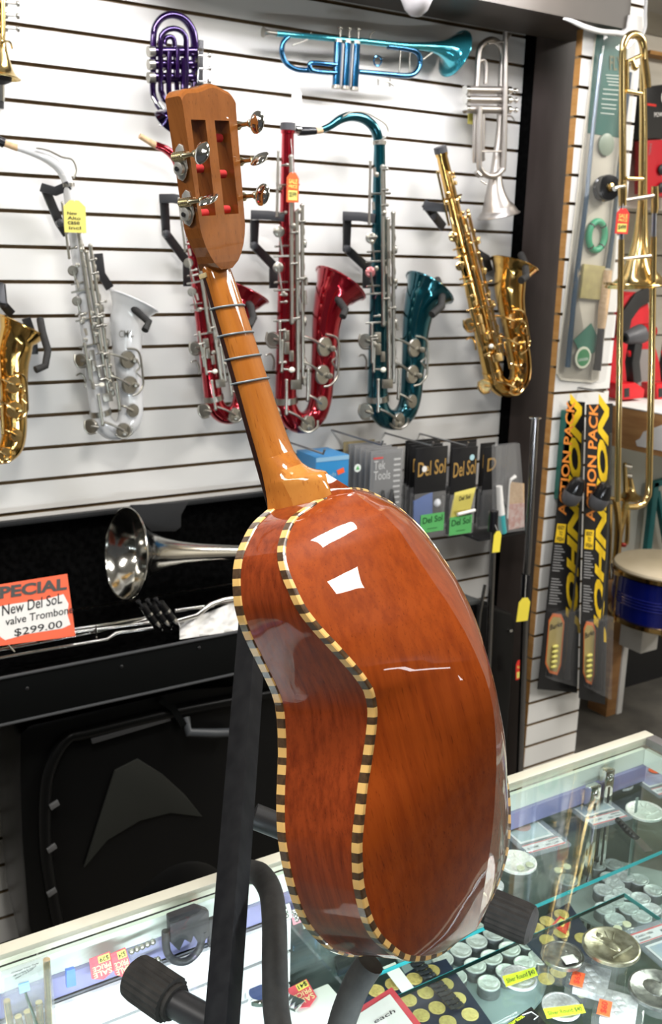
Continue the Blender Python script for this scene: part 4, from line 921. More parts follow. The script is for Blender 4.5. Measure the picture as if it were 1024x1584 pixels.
# ------------------------------------------------------------------ moulded hard case standing under the open case
YC = 2.02
hc = thing('hard_case', (PY(200, 1300, YC).x, YC+.1, 0), 'black moulded instrument case standing upright below the open trombone case', 'instrument case')
def cp(x, y, dY=0): return PY(x, y, YC+dY)
out = [(30, 1136), (46, 1122), (150, 1098), (290, 1066), (352, 1062), (420, 1050), (470, 1060), (480, 1200), (480, 1480)]
zf = .012
poly = [cp(x, y) for x, y in out]; poly[-1] = V((cp(470, 1400).x, YC, zf)); poly = poly + [V((cp(70, 1480).x, YC, zf)), cp(44, 1430), cp(33, 1300), cp(30, 1200)]
MB().prism(poly, (0, .20, 0)).build('shell', MOULD, hc, bevel=.012)
b = MB(); pts = [cp(92, 1440, -.012), cp(72, 1330, -.012), cp(70, 1230, -.012), cp(80, 1180, -.012), cp(104, 1142, -.012), cp(135, 1133, -.012), cp(260, 1103, -.012), cp(350, 1085, -.012), cp(420, 1072, -.012)]
b.tube([V(p) for p in spline([tuple(p) for p in pts], 5)], .014, 12); b.build('raised_edge', MOULD, hc)
b = MB(); pts = [cp(138, 1140, -.01), cp(260, 1106, -.01), cp(262, 1112, -.01), cp(140, 1148, -.01)]; b.prism(pts, (0, -.012, 0)); b.build('edge_ridge', mat('worn_plastic_edge', (.05, .05, .052), .35), hc, bevel=.002)
# raised panel and dome of the shell
b = MB(); tri = [cp(176, 1190, -.002), cp(212, 1172, -.002), cp(250, 1196, -.002), cp(285, 1228, -.002), cp(312, 1262, -.002), cp(262, 1256, -.002), cp(215, 1268, -.002), cp(165, 1298, -.002), cp(128, 1342, -.002)]
b.prism(tri, (0, -.007, 0)); b.build('shoulder_panel', mat('grey_plastic_panel', (.020, .021, .018), .5, spec=.3), hc, bevel=.004)
b = MB(); ctr = cp(270, 1420, .03); rows = []
for i in range(9):
    th = pi/2*i/8; rows.append([ctr + V((.17*math.cos(th)*math.cos(2*pi*j/36), -.062*math.sin(th), .20*math.cos(th)*math.sin(2*pi*j/36))) for j in range(36)])
b.grid(rows, True); b.build('dome', MOULD, hc)
for (x, y) in ((84, 1245), (80, 1312), (80, 1380)):
    p = cp(x, y, -.027); MB().box(p, V((.010, 0, .004)), V((0, .004, 0)), V((-.002, 0, .006))).build('latch', mat('grey_latch', (.10, .10, .10), .4), hc, bevel=.0015)
b = MB(); b.tube([cp(287, 1110, -.015), cp(292, 1133, -.035), cp(330, 1134, -.04), cp(362, 1133, -.03)], .011, 12); b.build('handle', mat('grey_handle', (.055, .06, .066), .4), hc)
b = MB(); b.strap([cp(247, 1082, -.02), cp(268, 1096, -.03), cp(284, 1122, -.032)], NW, (.008, .002)); b.build('strap', VINYL, hc)
# second dark case leaning by the post
c0 = PY(741, 940, 2.10)
hb = thing('hard_case', (PY(765, 1100, 2.12).x, 2.14, 0), 'tall black hard case standing at the foot of the dark post', 'instrument case')
def dp(x, y, d=0): return PY(x, y, 2.10+d)
top_z = dp(760, 938).z
MB().prism([V((dp(735, 1000).x, 2.10, .01)), V((dp(798, 1000).x, 2.10, .01)), dp(798, 965), dp(792, 948), dp(745, 934), dp(738, 936)], (0, .14, 0)).build('shell', MOULD, hb, bevel=.01)
p = dp(791, 976, -.006); MB().bb((p.x-.006, p.y, p.z-.004), (p.x+.006, p.y+.006, p.z+.004)).build('latch', CHROME, hb, bevel=.001)
# low black cabinet behind the guitar
p = PY(741, 928, 1.98); q = PY(700, 907, 2.25)
bc = thing('black_cabinet', (p.x-.2, 2.1, 0), 'low black cabinet with a grey black top behind the guitar body', 'cabinet')
MB().bb((p.x-.42, 1.98, p.z-.012), (p.x, 2.28, p.z)).build('top', mat('grey_black_top', (.045, .048, .047), .5), bc, bevel=.002)
MB().bb((p.x-.41, 1.99, 0.0), (p.x-.008, 2.275, p.z-.0125)).build('carcass', VINYL, bc, smooth=False)
# ------------------------------------------------------------------ accessory packs on wall hooks
HK = mat('hook_wire', (.35, .35, .36), .3, .9)
def hook(x, y, Y, label):
    a = PY(x, y, Y); b = MB().tube([V((a.x, WALL+.004, a.z)), a, a+V((0, -.006, .012))], .003, 8); tag(b.build('wire_hook', HK), label, 'hook', 'wire hooks behind the accessory packs')
BLUEP = mat('blue_card', (.03, .22, .48), .35); BLUED = mat('pale_blue_edge', (.25, .45, .62), .4); GREYC = mat('grey_card', (.20, .20, .20), .45); DARKC = mat('black_card', (.012, .012, .013), .32)
LG = mat('light_grey_print', (.55, .55, .54), .5); GOLDI = mat('gold_print', (.42, .25, .07), .4); GREENC = mat('green_card', (.10, .42, .12), .5); BLUEC = mat('blue_cloth', (.03, .10, .34), .9)
# blue string packs, a row of twelve one behind another
def slab(P, p0, p1, p2, p3, dY, nm, m, par=None, bev=0): return MB().prism([P(*p0), P(*p1), P(*p2), P(*p3)], (0, dY, 0)).build(nm, m, par, bevel=bev, smooth=bool(bev))
NB = 11
for i in range(NB):
    t = i/(NB-1); Y = WALL-.035-.020*i
    # top left corner of the pack slides from (460,699) at the wall to (487,709) at the front
    x0, y0 = lerp(462, 489, t), lerp(697, 708, t)
    a = PY(x0, y0, Y); wv = .098; hv = .115
    lab = ['blue accessory pack at the %s of the row behind the guitar heel' % s for s in ('back end', 'front')]
    nth = ['', 'second', 'third', 'fourth', 'fifth', 'sixth', 'seventh', 'eighth', 'ninth', 'tenth']
    L = lab[1] if i == NB-1 else lab[0] if i == 0 else 'blue accessory pack, %s from the wall in the row behind the guitar heel' % nth[i]
    root = thing('accessory_pack', a+V((wv/2, 0, -hv)), L, 'package', 'blue packs behind the guitar heel')
    MB().bb((a.x, Y, a.z-hv), (a.x+wv, Y+.011, a.z)).build('card', BLUEP, root, bevel=.001)
    MB().bb((a.x+.0, Y-.0006, a.z-.012), (a.x+wv, Y-.0001, a.z-.001)).build('edge_band', BLUED, root, smooth=False)
    if i == NB-1:
        c = PY(553, 724, Y-.001); MB().lathe(c, NW, [(.0105, 0), (.0105, .0005)], 20).build('round_sticker', mat('white_print', (.75, .8, .76), .5), root); MB().prism([c+V((-.006, -.001, -.004)), c+V((.006, -.001, -.004)), c+V((0, -.001, .007))], (0, -.0003, 0)).build('green_mark', GREENC, root)
        c = PY(527, 729, Y-.001); MB().box(c, V((.010, 0, .003)), V((0, .0004, 0)), V((-.002, 0, .006))).build('price_sticker', ORANGE, root, smooth=False)
        b = MB(); write(b, 'reeds', V((a.x+.02, Y-.0007, a.z-.055)), V((a.x+.06, Y-.0007, a.z-.052)), V((a.x+.02, Y-.0007, a.z-.044))); b.build('lettering', BLUED, root, smooth=False)
hook(500, 702, WALL-.25, 'wire hook carrying the row of blue packs')
# tool blister packs
for i in range(6):
    t = i/5; Y = WALL-.04-.034*i; x0, y0 = lerp(532, 574, t), lerp(684, 698.5, t); a = PY(x0, y0, Y); wv = .104; hv = .175
    L = 'grey blister pack of small tools, front of its row' if i == 5 else 'grey blister pack of small tools, rearmost by the wall' if i == 0 else 'grey blister pack of small tools, %s from the wall' % nth[i]
    root = thing('tool_pack', a+V((wv/2, 0, -hv)), L, 'package', 'tool packs beside the blue packs')
    MB().bb((a.x, Y, a.z-hv), (a.x+wv, Y+.004, a.z)).build('card', GREYC if i else mat('tan_card', (.35, .28, .14), .5), root, bevel=.001)
    MB().bb((a.x+.004, Y-.014, a.z-hv+.004), (a.x+wv-.004, Y-.0003, a.z-.006)).build('blister', CLEAR, root, bevel=.003)
    if i == 5:
        f = lambda u, v: V((a.x+u*wv, Y-.0002, a.z-v*hv))
        b = MB(); write(b, 'Tek', f(.10, .29), f(.46, .29), f(.10, .15)); write(b, 'Tools', f(.10, .45), f(.62, .45), f(.10, .31)); b.build('lettering', LG, root, smooth=False)
        MB().bb(f(.08, .125), f(.38, .10)+V((0, -.0004, 0))).build('red_stripe', REDP, root, smooth=False)
        b = MB()
        for k in range(9): b.bb(f(.72, .14+.085*k), f(.93, .17+.085*k)+V((0, -.0004, 0)))
        b.build('small_print', LG, root, smooth=False)
        for k in range(2): 
            b = MB().lathe(f(.36+.28*k, .78)+V((0, -.008, 0)), (0, 0, 1), [(.010, -.03), (.012, -.01), (.007, .012), (.004, .03)], 12); b.build('tool_handle', BLACK, root)
hook(590, 688, WALL-.24, 'wire hook carrying the grey tool packs')
# black header packs with gold lettering
def delsol(px, py, wpx, hpx, Y, label, txt, cont, sticker=None, tx=(.08, .16, .95, .33)):
    a = PY(px, py, Y); k = 1/ppm(a); wv = wpx*k*1.12; hv = hpx*k
    root = thing('accessory_pack', a+V((wv/2, 0, -hv)), label, 'package', 'black packs with gold lettering')
    f = lambda u, v, d=0: V((a.x+u*wv, Y-d, a.z-v*hv))
    MB().bb((a.x, Y, a.z-hv*.58), (a.x+wv, Y+.003, a.z)).build('header_card', DARKC, root, bevel=.0008)
    MB().bb((a.x, Y-.002, a.z-hv), (a.x+wv, Y+.020, a.z-hv*.52)).build('clear_pouch', BAG, root, bevel=.003)
    MB().bb((a.x+.003, Y+.010, a.z-hv+.004), (a.x+wv-.003, Y+.014, a.z-hv*.56)).build('liner', DARKC, root, smooth=False)
    if txt: b = MB(); write(b, txt, f(tx[0], tx[3], .0002), f(tx[2], tx[3]-.02, .0002), f(tx[0], tx[1], .0002)); b.build('lettering', GOLDI, root, smooth=False)
    if sticker: c = f(sticker[0], sticker[1], .0008); MB().lathe(c, NW, [(.0085, 0), (.0085, .0004)], 18).build('round_sticker', sticker[2], root)
    return root, f
for i, (dx, dy) in enumerate(((-12, -12), (-8, -8), (-4, -4))):
    delsol(644+dx-4, 694+dy, 56, 128, WALL-.05-.045*i, 'black gold lettered pack, %s from the wall in the left row' % ('first', 'second', 'third')[i], 'Del Sol', 0)
A_, f = delsol(644, 694, 56, 140, WALL-.20, 'front black pack with blue cloth and green card, gold letters', 'Del Sol', 1, (.28, .24, PAPER))
b = MB(); b.prism([f(.0, .60, .001), f(.28, .55, .001), f(.58, .52, .001), f(.62, .85, .001), f(.25, .93, .001), f(.03, .90, .001)], (0, .006, 0)); b.build('blue_cloth', BLUEC, A_, bevel=.002)
b = MB(); b.ball(f(.78, .66, -.004), .012, 10, (1, .6, 1)); b.build('cotton', mat('cotton', (.75, .77, .8), .9), A_)
def gcard(root, f, u0, v0, u1, v1):
    g = MB().bb(f(u0, v1, .004), f(u1, v0, .003)).build('green_card', GREENC, root, smooth=False)
    b = MB(); write(b, 'Del Sol', f(lerp(u0, u1, .08), lerp(v0, v1, .5), .0042), f(lerp(u0, u1, .92), lerp(v0, v1, .45), .0042), f(lerp(u0, u1, .08), lerp(v0, v1, .15), .0042)); b.bb(f(lerp(u0, u1, .3), lerp(v0, v1, .78), .0046), f(lerp(u0, u1, .7), lerp(v0, v1, .81), .0042)); b.build('lettering', mat('dark_green_print', (.01, .07, .02), .5), g, smooth=False)
gcard(A_, f, .22, .77, .97, .985)
for i, (dx, dy) in enumerate(((-2, -10), (-2, -5))):
    delsol(700+dx, 693+dy, 46, 128, WALL-.06-.05*i, 'black gold lettered pack, %s from the wall in the middle row' % ('first', 'second')[i], 'Del Sol', 0)
B_, f = delsol(700, 694, 46, 142, WALL-.195, 'front black pack with yellow cloth and pale blue round sticker', 'Del Sol', 1, (.78, .12, mat('pale_blue_print', (.45, .68, .72), .5)))
b = MB(); b.prism([f(.18, .50, .002), f(1.0, .47, .002), f(.82, .76, .002), f(.05, .80, .002)], (0, .005, 0)); yc = b.build('yellow_cloth', mat('yellow_cloth', (.72, .62, .14), .8), B_, bevel=.001)
b = MB(); write(b, 'Del Sol', f(.35, .60, .0024), f(.78, .585, .0024), f(.35, .55, .0024)); b.build('lettering', INK, yc, smooth=False)
b = MB(); b.tube([f(.28, .745, .008), f(.95, .725, .008)], .0048, 12); b.build('white_tube', PAPER, B_)
gcard(B_, f, .02, .775, .90, .985)
for i, (dx, dy) in enumerate(((0, -7), (6, -1))):
    delsol(744+dx, 693+dy, 26+6*i, 132, WALL-.08-.06*i, 'narrow black pack between the yellow cloth pack and the clear bag, %s one' % ('rear', 'front')[i], 'D', 0, None, (.2, .14, .7, .3))
hook(668, 690, WALL-.22, 'wire hook of the black pack with blue cloth'); hook(722, 690, WALL-.215, 'wire hook of the black pack with yellow cloth')
# clear bag with brush and swab
Yb = WALL-.19; a = PY(768, 690, Yb); root = thing('clear_bag', PY(788, 822, Yb), 'clear bag with swab brushes and pinkish label at the right of the packs', 'package')
fb = lambda x, y, d=0: PY(x, y, Yb-d)
MB().prism([fb(767, 690), fb(804, 686), fb(808, 740), fb(812, 820), fb(768, 826)], (0, .018, 0)).build('bag', BAG, root, smooth=False)
MB().prism([fb(786, 780, -.008), fb(811, 778, -.008), fb(811, 815, -.008), fb(787, 820, -.008)], (0, .002, 0)).build('pink_label', noisy('pink_print', (.55, .25, .2), (.7, .55, .5), nscale=60, rough=.5), root, smooth=False)
MB().prism([fb(788, 745, -.009), fb(811, 748, -.009), fb(811, 778, -.009), fb(788, 780, -.009)], (0, .002, 0)).build('cream_pad', CORK, root, smooth=False)
b = MB(); ptube(b, [(772, 752, 5, 0), (775, 796, 6, 0)], Yb+.008, 12); b.build('white_brush', PAPER, root)
b = MB(); ptube(b, [(775, 796, 6, 0), (778, 824, 6, 0)], Yb+.008, 12); b.build('teal_sleeve', mat('teal_plastic', (.05, .35, .36), .4), root)
b = MB(); ptube(b, [(774, 756, 2, 0), (776, 772, 2, 0), (782, 784, 2, 0)], Yb+.003, 7, sm=4); b.build('brush_wire', BLACK, root)
b = MB(); ptube(b, [(797, 737, 3.4, 0), (790, 742, 2.4, 0), (788, 750, 1.2, 0), (785, 802, 1.2, 0)], Yb+.003, 8); b.build('swab', PAPER, root)
# ledge under the packs
a = PY(690, 836, WALL-.01); e = PY(806, 824, WALL-.16)
tag(MB().bb((a.x, WALL-.16, e.z-.006), (2.09, WALL-.001, e.z)).build('ledge', BLACK, bevel=.001), 'black ledge on the slatted wall under the accessory packs', 'shelf')

# ------------------------------------------------------------------ drum stands: two steel poles with tags
def pole(pts, r, Yp, label, parts=()):
    root = thing('steel_pole', PY(pts[-1][0], pts[-1][1], Yp), label, 'pole', 'steel poles beside the dark post')
    q = [PY(x, y, Yp) for x, y in pts]; foot_ = V((q[-1].x - (q[0].x-q[-1].x)*.0, q[-1].y, 0.0))
    MB().tube(q + [foot_], [r/ppm(q[0])]*len(q) + [r/ppm(q[-1])], 14).build('tube', mat('dark_chrome', (.30, .29, .29), .22, 1), root)
    return root
r_ = pole([(828, 648), (814, 900), (804, 1190)], 6.0, 2.02, 'tall steel pole with a yellow tag by the slatted panel edge')
b = MB(); c = PY(828, 646, 2.02); b.lathe(c, (0, 0, 1), [(.008, -.012), (.008, -.003), (.017, -.002), (.017, .001), (.004, .004)], 16); b.build('flange', CHROME, r_)
b = MB(); ptube(b, [(814, 888, 7.5), (813, 922, 7.5)], 2.02, 14); b.build('grip', EBONITE, r_)
ptag(810, 943, 22, 38, 1.985, YELLOW, 'bright yellow tag tied to the tall steel pole', [], [(812, 925), (814, 890)], -.08)
r_ = pole([(764, 818), (758, 960), (752, 1110)], 5.0, 2.0, 'shorter steel pole with black top sleeve beside the accessory packs')
b = MB(); ptube(b, [(764, 790, 7.5), (762, 822, 7.5)], 2.0, 14); b.build('sleeve', EBONITE, r_)
ptag(769, 838, 14, 34, 1.965, YELLOW, 'small yellow tag on the shorter steel pole', [], [(769, 820), (766, 812)], -.05)
root = pole([(750, 905), (742, 950), (738, 1000)], 2.6, 1.97, 'thin steel rod leaning behind the guitar edge')
ptag(803, 1036, 12, 32, 2.06, REDP, 'small red and yellow tag against the tall black case', [('Sale', -.7, .2, .7, .5, PALEY)], [(805, 1020), (806, 1005)], .08, patch=1)

# ------------------------------------------------------------------ fly fishing kit in a long clamshell
Yk = P2-.006
kp = lambda x, y, d=0: PY(x, y, Yk-d)
kit = thing('fishing_kit', kp(900, 590), 'long clear clamshell fly fishing kit with reel and green line on the slatted panel', 'fishing kit')
GCARD = noisy('dark_green_card', (.012, .10, .075), (.018, .13, .10), nscale=10, rough=.4); CREAMC = mat('cream_card', (.62, .58, .48), .5)
out = [(922, 52), (972, 56), (968, 140), (952, 400), (926, 588), (916, 592), (868, 588), (861, 578), (882, 400), (905, 200)]
MB().prism([kp(*p) for p in out], (0, .004, 0)).build('card', CREAMC, kit, smooth=False)
MB().prism([kp(923, 53, .001), kp(971, 57, .001), kp(962, 214, .001), kp(909, 206, .001), kp(917, 110, .001)], (0, .0012, 0)).build('green_header', GCARD, kit, smooth=False)
MB().prism([kp(*p) for p in out], (0, -.030, 0)).build('clamshell', CLEAR, kit, bevel=.006)
b = MB()
for k, (y, w0, w1) in enumerate(((115, 937, 962), (120, 938, 962), (125, 939, 961), (130, 941, 960), (137, 933, 958), (144, 932, 956), (152, 931, 955), (160, 930, 953), (166, 931, 953), (174, 929, 950))):
    b.prism([kp(w0, y, .002), kp(w1, y+2, .002), kp(w1, y+3.6, .002), kp(w0, y+1.6, .002)], (0, -.0003, 0))
b.build('small_print', mat('pale_print', (.55, .62, .55), .5), kit, smooth=False)
b = MB(); write(b, 'FLY', kp(943, 108, .002), kp(962, 110, .002), kp(943, 86, .002)); b.build('lettering', mat('faint_gold_print', (.16, .17, .08), .5), kit, smooth=False)
STEELB = mat('blue_steel_rod', (.35, .42, .50), .25, .7); DKB = mat('dark_blue_rod', (.02, .05, .08), .3)
b = MB(); ptube(b, [(930, 84, 3.0), (916, 210, 3.4), (905, 330, 3.8)], Yk-.012, 10); b.build('rod_section', STEELB, kit)
b = MB(); ptube(b, [(908, 300, 3.8), (889, 450, 4.2), (878, 568, 4.6)], Yk-.012, 10); b.build('rod_section', DKB, kit)
b = MB(); ptube(b, [(975, 112, 3), (955, 280, 3.2), (948, 360, 3.6), (940, 415, 4)], Yk-.012, 10); b.build('rod_section', DKB, kit)
b = MB(); ptube(b, [(940, 418, 7), (934, 470, 8), (930, 508, 6)], Yk-.016, 14, sm=4); b.build('cork_grip', CORK, kit)
b = MB(); ptube(b, [(930, 508, 5.5), (925, 560, 6), (923, 573, 6.5)], Yk-.016, 12); b.build('reel_seat', EBONITE, kit)
c = kp(937, 224, .004); MB().lathe(c, NW, [(.030, 0), (.030, .004), (.026, .006)], 28).build('leader_spool', mat('green_grey_spool', (.22, .27, .20), .4), kit)
c = kp(934, 292, .008); rl = MB().lathe(c, (-.35, -.9, .05), [(.032, -.004), (.036, .0), (.036, .008), (.030, .012), (.030, .022), (.036, .026), (.034, .034), (.012, .036)], 30).build('reel', mat('black_reel', (.012, .012, .012), .15), kit)
MB().lathe(c+V((-.012, -.036, .002)), (-.35, -.9, .05), [(.012, 0), (.010, .006), (.004, .008)], 16).build('reel_hub', BRASS, rl)
b = MB(); ptube(b, [(948, 292, 3), (964, 289, 3)], Yk-.03, 8); b.build('reel_foot', CHROME, rl)
c = kp(923, 365, .008); b = MB(); uu = V((1, 0, 0)); ww = V((0, 0, 1)); b.tube([c+(uu*math.cos(2*pi*i/36)*.032+ww*math.sin(2*pi*i/36)*.040) for i in range(36)], .0095, 10, closed=True); ln = b.build('line_coil', mat('green_line', (.02, .30, .14), .45), kit)
for a in (.8, 2.4, 4.0, 5.5):
    p = c+(uu*math.cos(a)*.032+ww*math.sin(a)*.040); t = (-uu*math.sin(a)*.032+ww*math.cos(a)*.040).normalized(); MB().tube([p-t*.002, p+t*.002], .0103, 10).build('coil_tie', EBONITE, ln)
MB().prism([kp(900, 408, .004), kp(933, 412, .004), kp(925, 464, .004), kp(894, 461, .004)], (0, -.010, 0)).build('fly_box', noisy('olive_fly_box', (.30, .25, .10), (.42, .36, .14), nscale=35, rough=.4), kit, bevel=.002)
MB().prism([kp(914, 500, .004), kp(927, 528, .004), kp(919, 545, .004), kp(900, 552, .004), kp(887, 526, .004)], (0, -.002, 0)).build('green_leaflet', mat('green_leaflet', (.02, .14, .09), .5), kit, smooth=False)
c = kp(901, 553, .007); MB().lathe(c, NW, [(.032, 0), (.032, .003), (.024, .0035)], 28).build('tippet_spool', mat('pale_spool', (.62, .64, .50), .4), kit)
sp2 = MB().lathe(c+NW*.0036, NW, [(.025, 0), (.025, .0005)], 28).build('spool_label', mat('green_label', (.03, .20, .07), .4), kit)
b = MB(); write(b, 'LEADER', c+V((-.020, -.0043, -.010)), c+V((.020, -.0043, -.008)), c+V((-.020, -.0043, -.002))); b.build('lettering', mat('pale_print', (.55, .62, .55), .5), kit, smooth=False)
a = kp(897, 600); b = MB().tube([V((a.x, P2+.004, a.z)), V((a.x, P2-.10, a.z))], .003, 8); tag(b.build('wire_hook', HK), 'wire hook above the two rod and reel packs', 'hook')

# ------------------------------------------------------------------ rod and reel packs
def rodpack(label, TL, TR, BR, BL, Y, seed, tw):
    """corner pixels of the card"""
    f = lambda u, v, d=0: PY(lerp(lerp(TL[0], TR[0], u), lerp(BL[0], BR[0], u), v), lerp(lerp(TL[1], TR[1], u), lerp(BL[1], BR[1], u), v), Y-d)
    root = thing('rod_pack', f(.5, 1), label, 'fishing kit', 'black and yellow rod and reel packs')
    MB().prism([f(0, 0), f(1, 0), f(1, 1), f(0, 1)], (0, .003, 0)).build('card', DARKC, root, smooth=False)
    OP = mat('orange_print', (.90, .30, .05), .5); YP = mat('yellow_print', (.88, .58, .02), .45)
    b = MB(); write(b, 'ACTION PACK', f(tw[0], .395, .0006), f(tw[0]+.02, .0, .0006), f(tw[0]-tw[1], .395, .0006), .0, .02); b.build('orange_lettering', OP, root, smooth=False)
    b = MB(); write(b, 'JOHNSON', f(tw[2], .80, .0005), f(tw[2], .03, .0005), f(tw[3], .76, .0005), .0, .045); b.build('yellow_lettering', YP, root, smooth=False)
    s = MB().prism([f(.06, .425, .0006), f(.40, .425, .0006), f(.38, .49, .0006), f(.04, .49, .0006)], (0, -.0004, 0)).build('ready_panel', YP, root, smooth=False)
    b = MB()
    for k, t in enumerate(('READY', 'TO', 'FISH')): write(b, t, f(.10+.06*(k == 1), .445+.02*k, .0012), f(.34-.06*(k == 1), .445+.02*k, .0012), f(.10+.06*(k == 1), .430+.02*k, .0012))
    b.build('lettering', INK, s, smooth=False)
    b = MB()
    for k in range(22): 
        v = .50+.0095*k
        if k in (10, 11): continue
        b.prism([f(.05, v, .0006), f(.30+.06*((k*7) % 3), v, .0006), f(.30+.06*((k*7) % 3), v+.004, .0006), f(.05, v+.004, .0006)], (0, -.0003, 0))
    b.build('small_print', mat('grey_print', (.28, .28, .28), .5), root, smooth=False)
    # rod, grip and reel under the blister
    b = MB(); b.tube([f(.95, .10, .012), f(.90, .5, .012), f(.78, .72, .014)], .0032, 8); b.build('rod', mat('rod_blank', (.06, .06, .055), .35), root)
    b = MB(); b.tube([f(.78, .72, .016), f(.74, .80, .016), f(.72, .86, .016)], [.009, .011, .009], 12); b.tube([f(.72, .85, .016), f(.70, .955, .016)], [.008, .014], 12); b.build('grip', EBONITE, root)
    c = f(.62, .31, .030); b = MB().lathe(c, V((.12, -.35, 1)), [(.004, .048), (.018, .042), (.026, .02), (.029, .0)], 22); b.build('reel_cap', mat('black_reel', (.012, .012, .012), .15), root)
    b = MB().lathe(c, V((.12, -.35, 1)), [(.029, 0), (.030, -.003), (.029, -.022), (.024, -.038), (.012, -.047)], 22); b.build('reel_body', mat('grey_reel_body', (.10, .10, .105), .35), root)
    b = MB(); o = [(.10, .76), (.20, .735), (.45, .735), (.56, .76), (.54, .91), (.46, .945), (.25, .94), (.12, .91)]
    b.prism([f(u, v, .0008) for u, v in o], (0, -.001, 0)); lt_ = b.build('lure_label', mat('orange_border', (.75, .20, .06), .5), root, smooth=False)
    b = MB(); b.prism([f(lerp(.33, u, .86), lerp(.85, v, .90), .0020) for u, v in o], (0, -.0004, 0)); b.build('lure_backing', mat('tan_backing', (.45, .36, .14), .5), lt_, smooth=False)
    b = MB(); write(b, 'Burke', f(.16, .795, .0026), f(.50, .775, .0026), f(.16, .775, .0026)); b.build('lettering', INK, lt_, smooth=False)
    for k in range(5): b = MB(); b.ball(f(.36, .848+.0175*k, .008), .009, 10, (1.5, .6, .7)); b.build('yellow_lure', mat('yellow_lure', (.75, .68, .15), .3), root)
    b = MB(); b.prism([f(.14, .735, .0), f(.97, .70, .0), f(.97, .975, .0), f(.14, .955, .0)], (0, -.032, 0)); b.build('blister', CLEAR, root, bevel=.004)
rodpack('black and yellow rod and reel pack, left one, below the fishing kit', (880, 620), (905, 622), (893, 1072), (832, 1066), P2-.030, 1, (.38, .33, 1.04, .60))
rodpack('black and yellow rod and reel pack, right one, beside the blue drum', (908, 626), (948, 624), (936, 1090), (896, 1080), P2-.075, 2, (.42, .34, .98, .48))
a = PY(878, 640, P2-.02); tag(MB().bb((a.x-.012, P2-.03, a.z-.26), (a.x+.02, P2-.004, a.z+.01)).build('green_box', GCARD, bevel=.001), 'thin dark green box edge showing behind the left rod and reel pack', 'box')

# ------------------------------------------------------------------ slide trombone hanging in front of the panel
Ys = 1.86
tr = thing('slide_trombone', PY(975, 780, Ys), 'tall gold slide trombone hanging upright at the right side', 'trombone')
def ts(nm, pts, m=BRASS, n=12, sm=0, par=None):
    b = MB(); ptube(b, pts, Ys, n, True, sm=sm); return b.build(nm, m, par or tr)
ts('tuning_bow', [(963, 90, 5.5), (964, 72, 5.6), (970, 58, 5.8), (980, 53, 6), (990, 58, 6), (995, 72, 6), (996, 92, 6)], sm=5)
ts('neck_pipe', [(963, 88, 5.5), (963, 280, 5.5)])
ts('bell_pipe', [(996, 90, 6), (1000, 120, 6.2), (1001, 136, 6.2)])
b = MB(); ptube(b, [(994, 100, 5), (995, 200, 6), (994, 300, 7), (992, 350, 10), (990, 385, 15), (988, 415, 24), (988, 432, 36), (988, 440, 52)], Ys+.05, 26, False, sm=5); b.build('bell', BRASS, tr)
b = MB(); c = PY(988, 440, Ys+.05); R = 52/ppm(c); b.tube([c+V((math.cos(2*pi*i/40)*R, math.sin(2*pi*i/40)*R, 0)) for i in range(40)], .003, 6, closed=True); b.build('bell_rim', BRASS, tr)
ts('brace', [(969, 141, 3, .01), (992, 145, 3, .01)]); ts('brace', [(969, 276, 2.6, .01), (994, 277, 2.6, .01)])
ts('counterweight', [(978, 92, 3, .01), (982, 104, 6, .01), (984, 108, 3, .01)]); ts('weight_rod', [(971, 95, 3, .01), (990, 86, 3, .01)]); ts('weight_rod', [(971, 92, 2.4, .01), (971, 140, 2.4, .01)])
ts('slide_ferrule', [(963, 280, 6.5, .01), (963, 296, 7, .01), (963, 318, 6, .01)]); ts('slide_ferrule', [(1013, 288, 5.5, .01), (1013, 322, 6, .01), (1012, 330, 5, .01)])
ts('brace', [(966, 310, 3.2, .014), (1010, 303, 3.2, .014)], SILVER); ts('brace', [(963, 401, 3, .014), (1006, 396, 3, .014)], SILVER)
ts('inner_slide', [(962, 318, 3.6, .01), (961, 372, 3.6, .01)], mat('blue_chrome', (.55, .60, .75), .15, 1)); ts('inner_slide', [(1012, 326, 3.8, .01), (1011, 368, 3.8, .01)], mat('blue_chrome', (.55, .60, .75), .15, 1))
ts('outer_slide', [(961, 370, 4.6, .01), (958, 560, 4.8, .01), (955, 775, 4.8, .01)]); ts('outer_slide', [(1011, 366, 5, .01), (1008, 560, 5.2, .01), (1004, 745, 5.2, .01), (1003, 766, 5.2, .01), (996, 779, 5.2, .01), (984, 784, 5, .01), (970, 784, 4.8, .01)])
ts('mouthpiece', [(950, 292, 4, .02), (957, 289, 2.6, .02), (966, 288, 3, .02)], CHROME)
ptag(963, 342, 26, 38, Ys-.03, REDP, 'red sale tag on the gold slide trombone', sl('$499'), [(963, 324), (964, 315)], patch=1)
